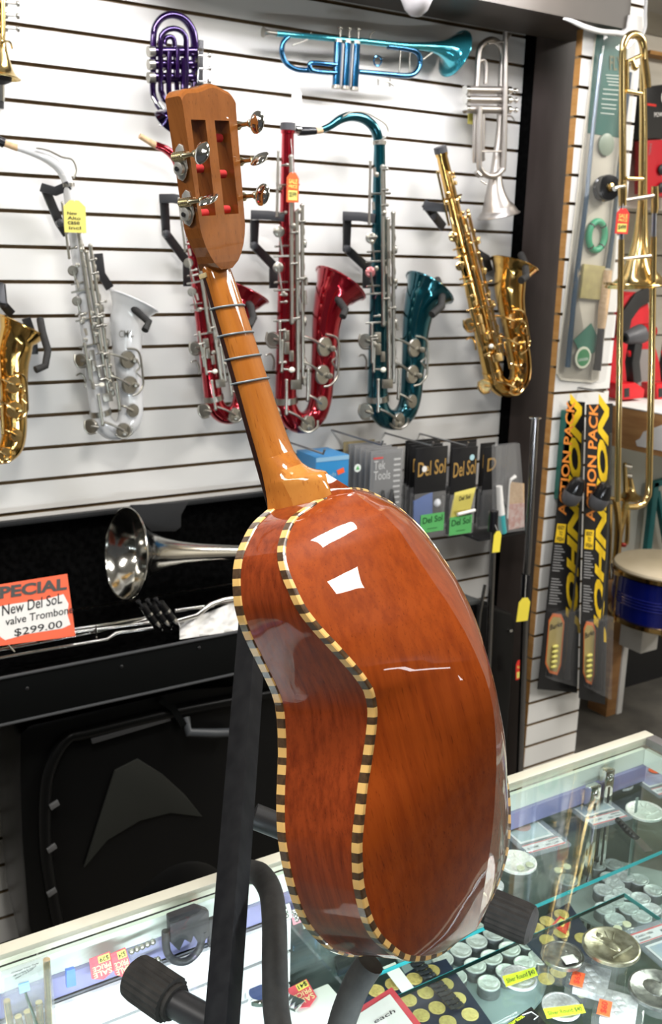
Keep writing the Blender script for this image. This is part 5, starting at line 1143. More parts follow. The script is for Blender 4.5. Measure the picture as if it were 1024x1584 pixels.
# gold trumpet standing behind the drum
Yg = 2.62
sp = [('bell', BRASS, 'b', [(974, 740, 4), (975, 755, 7), (974, 764, 12), (974, 770, 18)], {}),
      ('tubing', BRASS, 't', [(952, 770, 6), (956, 800, 6), (955, 840, 6), (952, 870, 6), (951, 894, 7)], {}), ('tubing', BRASS, 't', [(968, 772, 5), (964, 800, 5), (958, 830, 5), (955, 860, 5)], {}), ('tubing', BRASS, 't', [(972, 780, 3.5), (970, 830, 3.5), (968, 842, 3.5)], {}),
      ('tuning_slide', BRASS, 't', [(944, 780, 4), (943, 830, 4), (941, 870, 4.4), (940, 893, 4.4)], {}),
      ('brace', BRASS, 'l', [[(940, 770, 3), (985, 775, 3)]], {}), ('valve_cap', CHROME, 'l', [[(965, 720, 3), (974, 722, 5)]], {}), ('valve_cap', CHROME, 'l', [[(966, 735, 3), (974, 736, 5)]], {}), ('valve', BRASS, 'l', [[(966, 716, 3), (968, 760, 4.5)]], {}), ('valve', CHROME, 'l', [[(945, 868, 8), (946, 893, 9)]], {}), ('guide_screw', REDL, 'l', [[(960, 842, 4), (966, 843, 4)]], {})]
trumpet_parts('cornet', 'gold brass horn with tubes standing between the rod packs and drum', Yg, sp, 'brass behind the drum', base=(955, 893), cat='brass instrument')

# ------------------------------------------------------------------ right side: drum on a low timber bench, shelf with drills
WOODB = noisy('timber', (.28, .13, .045), (.40, .21, .075), (1, .7, 6), 7, .6); WHITEP = noisy('chalky_white_paint', (.62, .60, .57), (.72, .70, .67), nscale=8, rough=.8)
bx = 2.93; yf_ = PX(978, 985, bx).y; zt = PX(978, 950, bx).z; zb = PX(978, 1003, bx).z
bench = thing('timber_bench', (3.3, 2.9, 0), 'low timber bench with a white painted beam end under the blue drum', 'bench')
MB().bb((bx, yf_+.06, zb), (bx+.05, 3.5, zt)).build('beam', WOODB, bench, bevel=.003)
MB().bb((bx-.004, yf_-.05, zb-.006), (bx+.09, yf_+.058, zt+.004)).build('beam_end', WHITEP, bench, bevel=.004, label='white painted end of the beam')
MB().bb((bx, yf_+.0, zt+.005), (4.2, 3.5, zt+.03)).build('bench_top', WOODB, bench, bevel=.003)
MB().bb((bx+.0, 2.50, 0), (bx+.055, 2.60, zb)).build('leg', WOODB, bench, bevel=.003); MB().bb((bx+.056, 2.495, 0), (bx+.086, 2.60, zb)).build('leg', WHITEP, bench, bevel=.003, label='white painted side of the leg')
MB().bb((3.03, 2.66, 0), (4.1, 3.5, zb-.01)).build('under_bench_shade', BLACK, bench, smooth=False)  # black box stands in for the shade under the bench
MB().bb((4.12, yf_+.02, 0), (4.2, yf_+.10, zb)).build('leg', WOODB, bench, bevel=.003)
hz = zt+.03+.215; c = PZ(1034, 872, hz); R = .185
drum = thing('snare_drum', V((c.x, c.y, zt+.03)), 'blue snare drum with cream head and gold hoops on the timber bench', 'drum')
DB = mat('blue_drum_shell', (.004, .010, .17), .18, .2, .6); GH = mat('gold_hoop', (.72, .48, .18), .16, 1)
z0 = zt+.055
prof = [(R, 0), (R+.001, .05)]
for k in range(4): prof += [(R+.001, .055+.011*k), (R+.0045, .0585+.011*k), (R+.001, .062+.011*k)]
prof += [(R+.001, .105), (R, .155)]
MB().lathe((c.x, c.y, z0), (0, 0, 1), prof, 48).build('shell', DB, drum)
MB().lathe((c.x, c.y, hz-.018), (0, 0, 1), [(R+.004, -.012), (R+.010, -.010), (R+.010, .004), (R+.004, .005)], 48).build('hoop', GH, drum)
MB().lathe((c.x, c.y, z0-.004), (0, 0, 1), [(R+.003, -.014), (R+.010, -.012), (R+.010, .004), (R+.003, .006)], 48).build('hoop', GH, drum)
MB().lathe((c.x, c.y, hz-.013), (0, 0, 1), [(R+.006, -.004), (R+.0085, .004), (R+.005, .012), (R-.01, .0135), (.001, .013)], 48).build('drum_head', noisy('skin_head', (.60, .50, .33), (.70, .60, .43), nscale=6, rough=.6), drum)
MB().lathe((c.x, c.y, z0-.020), (0, 0, 1), [(.001, -.003), (R-.004, -.003), (R+.002, .003)], 48).build('drum_head', noisy('skin_head', (.60, .50, .33), (.70, .60, .43), nscale=6, rough=.6), drum)
ang0 = math.atan2(-c.y, -c.x)
for k in range(6):
    a = ang0 + .05 + 2*pi*k/6; d = V((math.cos(a), math.sin(a), 0)); p = V((c.x, c.y, 0)) + d*(R+.014)
    b = MB(); b.tube([V((p.x, p.y, z0-.02)), V((p.x, p.y, hz-.02))], .0035, 8); b.tube([V((p.x, p.y, z0-.024)), V((p.x, p.y, z0+.004))], .0065, 8); b.box(V((p.x, p.y, hz-.026)), d.cross(V((0, 0, 1)))*.012, d*.007, V((0, 0, .008))); b.build('tension_rod', GH, drum)
# shelf with red drill packs
sx = 2.62; zs = PX(960, 628, sx).z
shelf = thing('timber_shelf', (3.2, 3.1, zs-.2), 'timber shelf with torn white covering holding the red tools', 'shelf')
MB().bb((sx, 1.98, zs-.14), (sx+.04, 3.5, zs-.005)).build('side_board', WOODB, shelf, bevel=.003); MB().bb((sx, 1.98, zs-.004), (4.2, 3.5, zs)).build('white_covering', WHITEP, shelf, bevel=.001)
p = PX(990, 680, sx-.004); b = MB(); b.prism([PX(985, 690, sx-.003), PX(983, 682, sx-.003), PX(990, 678, sx-.003), PX(995, 668, sx-.003), PX(1030, 655, sx-.003), PX(1060, 655, sx-.003), PX(1060, 705, sx-.003)], (.002, 0, 0)); b.build('torn_paper', WHITEP, shelf, smooth=False)
MB().bb((2.67, 3.47, zs-.10), (4.2, 3.545, zs-.005)).build('wall_cleat', WOODB, shelf, smooth=False)
REDT = mat('red_tool_plastic', (.60, .008, .015), .35); DGT = mat('dark_tool_grip', (.015, .015, .015), .5); GRT = mat('grey_tool', (.18, .18, .19), .4)
def drill(x0, Yd, label, dx):
    tp = lambda x, y, d=0: PY(x+dx, y, Yd-d)
    root = thing('cordless_drill', tp(985, 626), label, 'power drill', 'red power drills on the timber shelf')
    b = MB(); ptube(b, [(967, 523, 8, .02), (972, 522, 11, .02), (985, 519, 15, .02), (992, 516, 15, .02)], Yd, 18); b.build('gearbox', GRT, root)
    b = MB(); ptube(b, [(965, 524, 5, .02), (971, 523, 5, .02)], Yd, 12); b.build('chuck', BLACK, root)
    b = MB(); ptube(b, [(991, 516, 15, .02), (1004, 513, 13, .02), (1010, 512, 9, .02)], Yd, 18); b.build('motor_housing', REDT, root)
    b = MB(); b.strap([tp(983, 530, .02), tp(978, 560, .02), tp(981, 592, .02)], NW, (.020, .018)); b.build('grip', DGT, root, bevel=.006)
    b = MB(); b.strap([tp(972, 543, .02), tp(976, 556, .02)], NW, (.004, .006)); b.build('trigger', REDT, root)
    b = MB(); b.prism([tp(962, 594, .05), tp(984, 592, .05), tp(998, 602, .05), tp(996, 616, .05), tp(964, 619, .05)], (0, .07, 0)); b.build('battery', REDT, root, bevel=.006)
    b = MB(); b.prism([tp(966, 601, .052), tp(974, 600, .052), tp(974, 614, .052), tp(966, 615, .052)], (0, .004, 0)); b.build('battery_clip', DGT, root, bevel=.002)
YD = PZ(980, 619, zs+.001).y+.03
drill(0, YD, 'red cordless drill on the timber shelf, seen between the trombone slides', 0)
drill(1, YD, 'red cordless drill at the right photo edge beside the trombone slide', 53)
bg = lambda x, y, d=0: PY(x, y, 2.62-d)
root = thing('tool_bag', bg(975, 625), 'red tool bag with a black strap behind the cordless drills', 'bag')
zc_ = lambda p: V((p.x, p.y, max(p.z, zs+.001)))
MB().prism([zc_(bg(942, 616)), bg(946, 560), bg(955, 490), bg(968, 455), bg(1003, 452), bg(1012, 520), zc_(bg(1030, 618))], (0, .14, 0)).build('bag_body', noisy('red_fabric', (.45, .008, .014), (.60, .012, .02), nscale=14, rough=.7), root, bevel=.02)
b = MB(); b.strap([bg(962, 520, .01), bg(968, 490, .014), bg(985, 465, .014), bg(1008, 452, .01)], NW, (.030, .006)); b.build('strap', DGT, root, bevel=.003)
b = MB(); b.prism([bg(978, 540, .004), bg(1002, 540, .004), bg(1000, 592, .004), bg(984, 598, .004)], (0, -.01, 0)); b.build('grey_patch', mat('grey_fabric', (.22, .20, .19), .8), root, bevel=.003)
# boxes on the wall shelf at the far right
bp = lambda x, y, d=0: PY(x, y, 2.75-d)
root = thing('boxed_product', bp(1018, 214), 'black product box with white circle at the right photo edge', 'box')
MB().prism([bp(1000, 134), bp(1060, 126), bp(1058, 212), bp(1000, 215)], (0, .10, 0)).build('carton', DARKC, root, bevel=.003)
c = bp(1030, 150, .001); MB().lathe(c, NW, [(.026, 0), (.026, .0006)], 24).build('white_circle', PAPER, root)
MB().bb(bp(1001, 163, .001), bp(1015, 161.5, .0005)).build('red_line', REDP, root, smooth=False)
b = MB(); write(b, 'POWER', bp(1012, 181, .0006), bp(1032, 180, .0006), bp(1012, 174, .0006)); b.build('lettering', PAPER, root, smooth=False)
root = thing('boxed_product', bp(1018, 308), 'red and black hanging pack below the black product box', 'box')
MB().prism([bp(1001, 217), bp(1060, 214), bp(1060, 308), bp(1000, 300)], (0, .06, 0)).build('carton', mat('red_carton', (.50, .010, .02), .4), root, bevel=.003)
b = MB(); b.ball(bp(1024, 262, .01), .02, 12, (1, .4, 1)); b.ball(bp(1024, 290, .01), .02, 12, (1, .4, 1)); b.build('black_insert', DGT, root)
b = MB(); write(b, 'TOOLS', bp(1006, 240, .0006), bp(1008, 222, .0006), bp(1003, 240, .0006)); b.build('lettering', GREYC, root, smooth=False)
o = MB().bb((bp(1001, 250).x-.02, 2.86, bp(1000, 320).z), (4.2, 2.90, 2.6)).build('trim_3', CREAM, smooth=False); struct(o)
# cream uprights / boards of the far corner
o = MB().bb((PY(1000, 100, 2.84).x-.03, 2.80, PY(1000, 82, 2.8).z), (4.2, 2.855, PY(1000, 76, 2.8).z)).build('trim_4', RAW, smooth=False); struct(o)
pa = PY(946, 690, 2.7); pb = PY(1000, 840, 2.7)
o = MB().bb((pa.x-.1, 2.72, .5), (4.2, 2.74, pa.z+.02)).build('trim_5', noisy('pale_grey_board', (.50, .52, .46), (.58, .60, .54), (1, 1, .3), 6, .6), smooth=False); struct(o)
TG = mat('teal_paint', (.006, .16, .17), .4)
b = MB(); b.strap([PY(1013, 745, 2.68), PY(1001, 850, 2.68)], NW, (.016, .012)); o = b.build('trim_6', TG, bevel=.002); struct(o)
b = MB(); b.strap([PY(1008, 750, 2.68), PY(1040, 740, 2.68)], NW, (.013, .012)); o = b.build('trim_7', TG, bevel=.002); struct(o)
b = MB(); b.strap([PY(1016, 760, 2.68), PY(1032, 850, 2.68)], NW, (.010, .012)); o = b.build('trim_8', TG, bevel=.002); struct(o)
# cable and white bracket at the header end
b = MB(); pts = [(872, 29, 1.6), (885, 33, 3), (905, 42, 4), (930, 49, 4), (955, 51, 4), (975, 56, 4)]; ptube(b, pts, 2.05, 10, sm=5); tag(b.build('cable', PAPER), 'thick white cable sagging below the dark header beam', 'cable')
b = MB(); ptube(b, [(1000, -12, 2.6), (998, 20, 2.6), (998, 42, 2.6), (992, 58, 2.6)], 2.04, 8, sm=4); tag(b.build('cable', LG), 'grey cable running down past the header beam end', 'cable')
tag(MB().prism([PY(976, 22, 2.05), PY(997, 26, 2.05), PY(998, 50, 2.05), PY(988, 60, 2.05), PY(958, 54, 2.05), PY(973, 42, 2.05)], (0, .02, 0)).build('white_bracket', PAPER, bevel=.002), 'white bracket plate at the corner of the header beam', 'bracket')
# ------------------------------------------------------------------ things inside the glass counter
def coin_metal(name, c, c2):
    m = noisy(name, c, c2, (1, 1, 1), 230, .40, 0, .30, 3, .4, .36, .64); return m
SLV = coin_metal('coin_silver', (.74, .73, .70), (.90, .89, .87)); SLD = coin_metal('coin_dark_silver', (.52, .52, .55), (.72, .72, .75)); GLD = coin_metal('coin_gold', (.52, .38, .12), (.72, .54, .18)); BRT = coin_metal('coin_bright_gold', (.80, .58, .20), (.92, .72, .28))
def coin_mesh(b, c, r, h, ax=V((0, 0, 1)), face=1, n=28):
    c = V(c); b.lathe(c, ax, [(r*.97, 0), (r, h*.12), (r, h*.88), (r*.965, h), (r*.90, h), (r*.87, h*.86), (.0001, h*.86)], n)
    if face == 1:      # head and shoulders in low relief
        b.ball(c+V((-.06*r, .10*r, h*.86)), r*.42, 14, (.85, 1.05, .10/.42*.35)); b.ball(c+V((.10*r, -.45*r, h*.86)), r*.34, 12, (1.4, .8, .10)); b.ball(c+V((.28*r, .12*r, h*.86)), r*.10, 8, (1, 1, .3))
    elif face == 2:    # seated figure and rays in low relief
        b.ball(c+V((0, .05*r, h*.86)), r*.26, 12, (.8, 1.7, .14)); b.ball(c+V((.02*r, .55*r, h*.86)), r*.14, 10, (1, 1, .3))
        for k in range(5): a = .6+.45*k; b.tube([c+V((math.cos(a)*r*.3, math.sin(a)*r*.3, h*.9)), c+V((math.cos(a)*r*.72, math.sin(a)*r*.72, h*.9))], r*.03, 6)
        b.tube([c+V((-r*.5, -r*.5, h*.9)), c+V((r*.55, -r*.42, h*.9))], r*.05, 6)
    return b
LOW = .775
def stack(r=.0162, h=.018, top=SLV):
    b = MB().use(mat('coin_edge', (.22, .22, .23), .4, .5)); n = 30; prof = []
    k = int(h/.003)-1
    for i in range(k): prof += [(r*.985, -h+i*.003), (r, -h+i*.003+.0006), (r, -h+i*.003+.0024)]
    prof += [(r*.985, -.0024)]
    b.lathe((0, 0, 0), (0, 0, 1), prof, n)
    b.use(top); coin_mesh(b, (0, 0, -.0026), r, .0026, face=1); return b
def place_many(proto_builder, pts, name, label, cat, group, m, Z, jit=True, labels=None):
    first = None; rnd = random.Random(len(pts))
    for i, (x, y) in enumerate(pts):
        p = PZ(x, y, Z)
        if first is None:
            b = proto_builder(); o = first = b.build(name, m, None); off = o.location.copy(); o.location = p+off
        else: o = first.copy(); col.objects.link(o); o.location = p+off
        o.rotation_euler = (0, 0, rnd.uniform(-.6, .6) if jit else 0); tag(o, labels[i] if labels else label, cat, group)
    return first
# lower floor under the coins
def tray_poly(pts, z, label, m, nm, h=.008): 
    q = [PZ(x, y, z) for x, y in pts]; return tag(MB().prism(q, (0, 0, -h)).build(nm, m, smooth=False), label, nm.replace('_', ' '))
PALE = mat('pale_tray', (.30, .36, .38), .5); NAVY = mat('navy_velvet', (.008, .014, .04), .7)
tray_poly([(590, 1440), (700, 1402), (842, 1452), (850, 1510), (838, 1545), (790, 1600), (700, 1640)], LOW-.0185, 'pale tray under the stacks of silver coins right of the guitar bottom', PALE, 'coin_tray', .004)
q3 = lambda x, y: (560+x/3.413, 1380+y/3.413); q2 = lambda x, y: (800+x/4.571, 1330+y/4.571)
left_st = [q3(*p) for p in ((605, 255), (695, 215), (522, 302), (425, 348), (597, 384), (495, 442), (670, 476), (779, 296), (684, 340), (860, 373), (765, 415), (612, 150), (560, 185), (880, 262), (936, 340))]
place_many(stack, left_st, 'coin_stack', 'stack of bright silver coins in the pale tray right of the guitar bottom', 'coins', 'silver coin stacks in the pale tray', SLV, LOW)
tray_poly([(870, 1352), (935, 1326), (1040, 1352), (1040, 1440), (940, 1440), (860, 1400)], LOW-.0185, 'grey tray under the silver coins near the far end of the counter', mat('grey_tray', (.30, .33, .33), .5), 'coin_tray', .004)
right_st = [q2(*p) for p in ((680, 28), (655, 122), (690, 170), (762, 112), (862, 135), (742, 232), (685, 288), (610, 208), (620, 340), (692, 414), (965, 212), (872, 268), (880, 396), (948, 344), (360, 138), (380, 10), (560, 30), (790, 340))]
place_many(lambda: stack(top=SLD), right_st, 'coin_stack', 'stack of silver coins in the dark tray near the far end of the counter', 'coins', 'silver coin stacks in the dark tray', SLD, LOW)
ZG = LOW+.006
tray_poly([(545, 1556), (640, 1498), (690, 1483), (766, 1590), (640, 1660)], ZG, 'navy board of gold coins under the guitar, beside the pale tray', NAVY, 'coin_board')
tray_poly([(800, 1440), (880, 1396), (930, 1470), (905, 1550), (868, 1512)], ZG, 'navy board of gold coins behind the medallions', NAVY, 'coin_board')
def gcoin(): return coin_mesh(MB(), (0, 0, .0004), .0116, .0020)
g1 = [q3(*p) for p in ((335, 535), (395, 615), (245, 575), (312, 655), (452, 690), (275, 462), (368, 418), (165, 490), (440, 490), (75, 525))]
place_many(gcoin, g1, 'gold_coin', 'dull gold coin on the navy board under the guitar', 'coin', 'gold coins on the navy board under the guitar', GLD, ZG)
place_many(gcoin, [q3(505, 566), q3(570, 650)], 'gold_coin', 'x', 'coin', 'gold coins on the navy board under the guitar', BRT, ZG, labels=['bright shiny gold coin on the navy board, upper of the two shiny ones', 'bright shiny gold coin on the navy board, lower of the two shiny ones'])
g2 = [q2(*p) for p in ((210, 440), (312, 392), (210, 572), (312, 522), (205, 848), (290, 800), (140, 488), (420, 740), (460, 560))]
place_many(gcoin, g2, 'gold_coin', 'gold coin on the navy board behind the medallions', 'coin', 'gold coins on the navy board behind the medallions', GLD, ZG)
c = PZ(872, 1428, ZG+.003); 
tg = thing('sale_card', c, 'small red sale card lying on the gold coins right of the rubber foot cap', 'price tag')
P_ = lambda x, y: PZ(x, y, ZG+.004)
q = [PZ(*q2(*p), ZG+.004) for p in ((245, 460), (300, 395), (375, 440), (345, 525))]; MB().prism(q, (0, 0, -.001)).build('card', REDP, tg, smooth=False)
q = [PZ(*q2(*p), ZG+.0044) for p in ((278, 448), (308, 412), (350, 436), (322, 476))]; MB().prism(q, (0, 0, -.0003)).build('price_patch', PALEY, tg, smooth=False)
# bracelet-like watch band and white card over the navy board
wb = thing('watch', PZ(680, 1520, ZG+.01), 'black link watch band lying across the navy coin board', 'watch')
for i in range(12):
    t = i/11; x, y = lerp(640, 706, t), lerp(1484, 1556, t); p = PZ(x, y, ZG+.008); d = (PZ(706, 1556, ZG)-PZ(640, 1484, ZG)).normalized(); s = d.cross(V((0, 0, 1)))
    b = MB()
    for o, ww in ((-.0075, .0028), (0, .0042), (.0075, .0028)): b.box(p+s*o+d*(.0012 if o == 0 else 0), s*ww, d*.0036, V((0, 0, .0016)))
    b.build('link', mat('dark_steel', (.09, .09, .10), .25, .8), wb, bevel=.0006)
q = [PZ(x, y, ZG+.012) for x, y in ((592, 1496), (611, 1488), (640, 1527), (622, 1535))]
tag(MB().prism(q, (0, 0, -.001)).build('white_tag', PAPER, smooth=False), 'blank white tag strip beside the black watch band', 'tag')
# bordered paper sign, partly cut by the lower edge
ZS = SF
sg = thing('paper_sign', PZ(590, 1580, ZS+.004), 'white paper with a red scalloped border and the word each, at the bottom edge', 'sign')
f = lambda x, y, z=0: PZ(x, y, ZS+.003+z)
MB().prism([f(504, 1590), f(606, 1527), f(664, 1600), f(560, 1680)], (0, 0, -.001)).build('red_border', mat('red_border', (.62, .05, .07), .6), sg, smooth=False)
MB().prism([f(519, 1592), f(603, 1538), f(650, 1599), f(560, 1668)], (0, 0, .0004)).build('white_sheet', PAPER, sg, smooth=False)
b = MB(); write(b, 'each', f(580, 1584, .0006), f(612, 1566, .0006), f(577, 1578, .0006), .0002); b.build('handwriting', INK, sg, smooth=False)
# slabs (graded cards)
SLABP = glassy('slab_plastic', (.90, .92, .96), .9, .02, 1.49, .16, (.75, .8, .9))
def card_slab(x, y, Z, away, label, pic):
    """x, y: pixel of the corner at the right of the label end (or the left corner when the label points away)"""
    v = (PZ(884, 1310, SB)-PZ(810, 1249, SB)).normalized(); 
    if away: v = -v
    u = V((v.y, -v.x, 0)); rot = math.atan2(v.y, v.x)-pi/2; p = PZ(x, y, Z) - v*.0675 + u*.040
    root = thing('card_slab', p, label, 'graded card')
    ca, sa = math.cos(rot), math.sin(rot); f = lambda u, v, z: p + V((ca*u-sa*v, sa*u+ca*v, z))
    def pr(u0, v0, u1, v1, z0, z1, nm, m, par, bev=0): return MB().prism([f(u0, v0, z0), f(u1, v0, z0), f(u1, v1, z0), f(u0, v1, z0)], (0, 0, z1-z0)).build(nm, m, par, bevel=bev, smooth=bool(bev))
    pr(-.0400, -.0675, .0400, .0675, .0004, .0056, 'shell', SLABP, root, .002)
    pr(-.0345, .040, .0345, .060, .0030, .0036, 'label', PAPER, root); 
    for (u0, v0, u1, v1) in ((-.0345, .0575, .0345, .060), (-.0345, .040, .0345, .0415)): pr(u0, v0, u1, v1, .0037, .0040, 'red_line', REDP, root)
    b = MB(); write(b, 'CARD 1986', f(-.031, .050, .004), f(-.002, .050, .004), f(-.031, .054, .004), 0); write(b, 'MINT 9', f(.010, .047, .004), f(.030, .047, .004), f(.010, .052, .004), 0); write(b, 'IIIIIIIIIIII', f(-.031, .0435, .004), f(-.012, .0435, .004), f(-.031, .047, .004), 0); b.build('lettering', INK, root, smooth=False)
    pr(-.0318, -.060, .0318, .034, .0030, .0036, 'card', PAPER, root); pr(-.0285, -.056, .0285, .030, .0037, .0040, 'picture', pic, root)
    return root, f, pr
PICB = noisy('blue_grey_picture', (.20, .30, .42), (.45, .52, .50), nscale=30, rough=.4); PICT = noisy('green_grey_picture', (.30, .42, .40), (.42, .52, .50), nscale=25, rough=.4)
sl1, f, pr = card_slab(884, 1310, SB, 0, 'graded card with a portrait, nearest the guitar on the back shelf', PICT)
b = MB(); b.ball(f(.002, -.012, .0041), .017, 16, (1, 1.25, .03)); b.build('portrait', mat('skin_print', (.45, .20, .13), .5), sl1)
b = MB(); b.ball(f(.0, -.044, .0041), .020, 16, (1.2, .55, .02)); b.build('portrait_shirt', mat('pale_blue_print2', (.35, .45, .62), .5), sl1)
card_slab(979, 1268, SB, 0, 'graded card behind the chrome standard on the back shelf', PICB)
card_slab(963, 1446, SF+.002, 1, 'graded card cut by the right photo edge on the front shelf', PICB)
card_slab(1075, 1222, SB, 0, 'graded card at the far end of the back shelf with orange sticker', noisy('violet_picture', (.25, .2, .45), (.55, .5, .7), nscale=20, rough=.4))
c = PZ(1012, 1192, SB+.006); tag(MB().lathe(c, (0, 0, 1), [(.010, 0), (.010, .0006)], 18).build('round_sticker', ORANGE), 'round orange red sticker on the far graded card', 'sticker')
# medallions
def medal(x, y, Z, r, label, m=SLV, face=2, rise=.0):
    b = coin_mesh(MB(), PZ(x, y, Z+rise), r, .005, face=face, n=40); return tag(b.build('medallion', m), label, 'medallion')
medal(799, 1336, SB, .030, 'large bright silver medallion beside the portrait card at the guitar edge', SLV, 2)
medal(997, 1257, SB, .031, 'large bright silver medallion right of the middle graded card', SLV, 2)
medal(957, 1213, SB, .025, 'silver medallion of twin heads behind the chrome standard', SLD, 1)
medal(762, 1372, SB-.0, .016, 'small silver coin half hidden by the guitar edge', SLD, 0)
def stand_block(x, y, r, h, label):
    p = PZ(x, y, SF); return None
def tilt_medal(x, y, Z, r, h, label, m, face):
    c = PZ(x, y, Z+h); root = thing('medallion', V((c.x, c.y, Z)), label, 'medallion')
    coin_mesh(MB(), c, r, .006, face=face, n=44).build('coin', m, root)
    MB().lathe((c.x, c.y, Z), (0, 0, 1), [(r*.62, .0006), (r*.62, h-.0006)], 28).build('clear_riser', CLEAR, root)
tilt_medal(945, 1467, SF, .036, .042, 'large antiqued medallion with a seated figure on a clear riser', noisy('antique_silver', (.30, .27, .19), (.62, .58, .46), nscale=90, rough=.35, metal=1, bump=.3), 2)
tilt_medal(870, 1482, SF, .0265, .030, 'antiqued medallion with a head and white sticker on a clear riser', noisy('antique_grey', (.24, .24, .24), (.50, .50, .48), nscale=90, rough=.35, metal=1, bump=.3), 1)
c = PZ(881, 1484, SF+.038); tag(MB().box(c, V((.0085, -.002, 0)), V((.002, .0065, 0)), V((0, 0, .0004))).build('white_sticker', PAPER, smooth=False), 'small white price sticker on the antiqued head medallion', 'sticker')
tilt_medal(1018, 1535, SF, .036, .020, 'large grey medallion with two heads cut by the right photo edge', noisy('antique_grey', (.24, .24, .24), (.50, .50, .48), nscale=90, rough=.35, metal=1, bump=.3), 1)
# silver rounds with yellow labels
def round_label(x, y, r, lx, ly, label):
    p = PZ(x, y, SF); root = thing('silver_round', p, label, 'coin')
    coin_mesh(MB(), p+V((0, 0, .001)), r, .004, face=1, n=36).build('coin', SLD, root)
    w0 = [PZ(xx, yy, SF+.010) for xx, yy in lx]; s = MB().prism(w0, (0, 0, -.0006)).build('yellow_label', NEON, root, smooth=False)
    a, b_, c_, d = w0; b = MB(); write(b, ly, lerp(d, a, .12)+(c_-d)*.06, lerp(c_, b_, .12)-(c_-d)*.06, lerp(d, a, .62)+(c_-d)*.06, .0008); b.build('handwriting', mat('green_ink', (.10, .16, .02), .6), s, smooth=False)
round_label(803, 1516, .0225, [(777, 1510), (827, 1496), (832, 1508), (783, 1526)], 'Silver Round $40', 'silver coin with a neon yellow label, left of the boxed bars')
round_label(868, 1560, .0235, [(840, 1560), (901, 1553), (906, 1566), (846, 1575)], 'Silver Round $40', 'silver coin with a neon yellow label, in front at the bottom edge')
# bars in clear boxes
def bar_box(x, y, label, price):
    p = PZ(x, y, SF); root = thing('silver_bar', p, label, 'silver bar'); rot = .62
    ex = V((math.cos(rot), math.sin(rot), 0)); ey = V((-math.sin(rot), math.cos(rot), 0))
    MB().box(p+V((0, 0, .012)), ex*.034, ey*.029, V((0, 0, .0115))).build('clear_box', CLEAR, root, bevel=.003)
    b = MB(); b.box(p+V((0, 0, .014)), ex*.026, ey*.020, V((0, 0, .005))); 
    for k in range(5): b.ball(p+V((0, 0, .0192))+ex*(-.014+.007*k)+ey*(.006*math.sin(k*2.1)), .0055, 8, (1, 1.3, .3))
    b.build('bar', SLD, root, bevel=.001)
    t = p+V((0, 0, .0245))-ex*.016+ey*.016; s = MB().box(t, ex*.013, ey*.0075, V((0, 0, .0004))).build('orange_sticker', mat('neon_orange', (.95, .14, .04), .5), root, smooth=False)
    b = MB(); write(b, price, t-ex*.010-ey*.004+V((0, 0, .0005)), t+ex*.010-ey*.004+V((0, 0, .0005)), t-ex*.010+ey*.004+V((0, 0, .0005)), .0003); b.build('handwriting', REDP, s, smooth=False)
bar_box(914, 1533, 'silver bar in a clear box with an orange sticker, upper of the two', '$65'); bar_box(956, 1578, 'silver bar in a clear box with an orange sticker, at the bottom edge', '$60')
# black booklet
f = lambda x, y, z=0: PZ(x, y, SF+.003+z)
bk = thing('booklet', f(815, 1580), 'black booklet with yellow lettering at the bottom edge', 'booklet')
MB().prism([f(775, 1590), f(822, 1557), f(850, 1590), f(800, 1640)], (0, 0, -.002)).build('cover', DARKC, bk, smooth=False)
b = MB(); write(b, 'curios.', f(788, 1588, .0006), f(812, 1573, .0006), f(784, 1583, .0006), .0002); b.build('lettering', NEON, bk, smooth=False)
b = MB(); b.tube([f(808, 1570, .001), f(822, 1565, .001), f(832, 1572, .001), f(826, 1577, .001)], .0007, 6); b.build('line_drawing', LG, bk)
# dark notebook spiral on the back shelf
f = lambda x, y, z=0: PZ(x, y, SB+.006+z)
kn = thing('pocket_knife', f(972, 1290), 'black handled knife lying behind the glass divider', 'knife')
b = MB(); b.tube([f(955, 1268), f(972, 1285), f(985, 1297)], [.005, .0062, .005], 10)
for k in range(6): b.ball(f(957+4.5*k, 1270+4.6*k, .004), .0034, 8)
b.build('handle', BLACK, kn); b = MB(); b.strap([f(985, 1297), f(1004, 1318)], V((0, 0, 1)), (.0065, .0010)); b.build('blade', CHROME, kn)
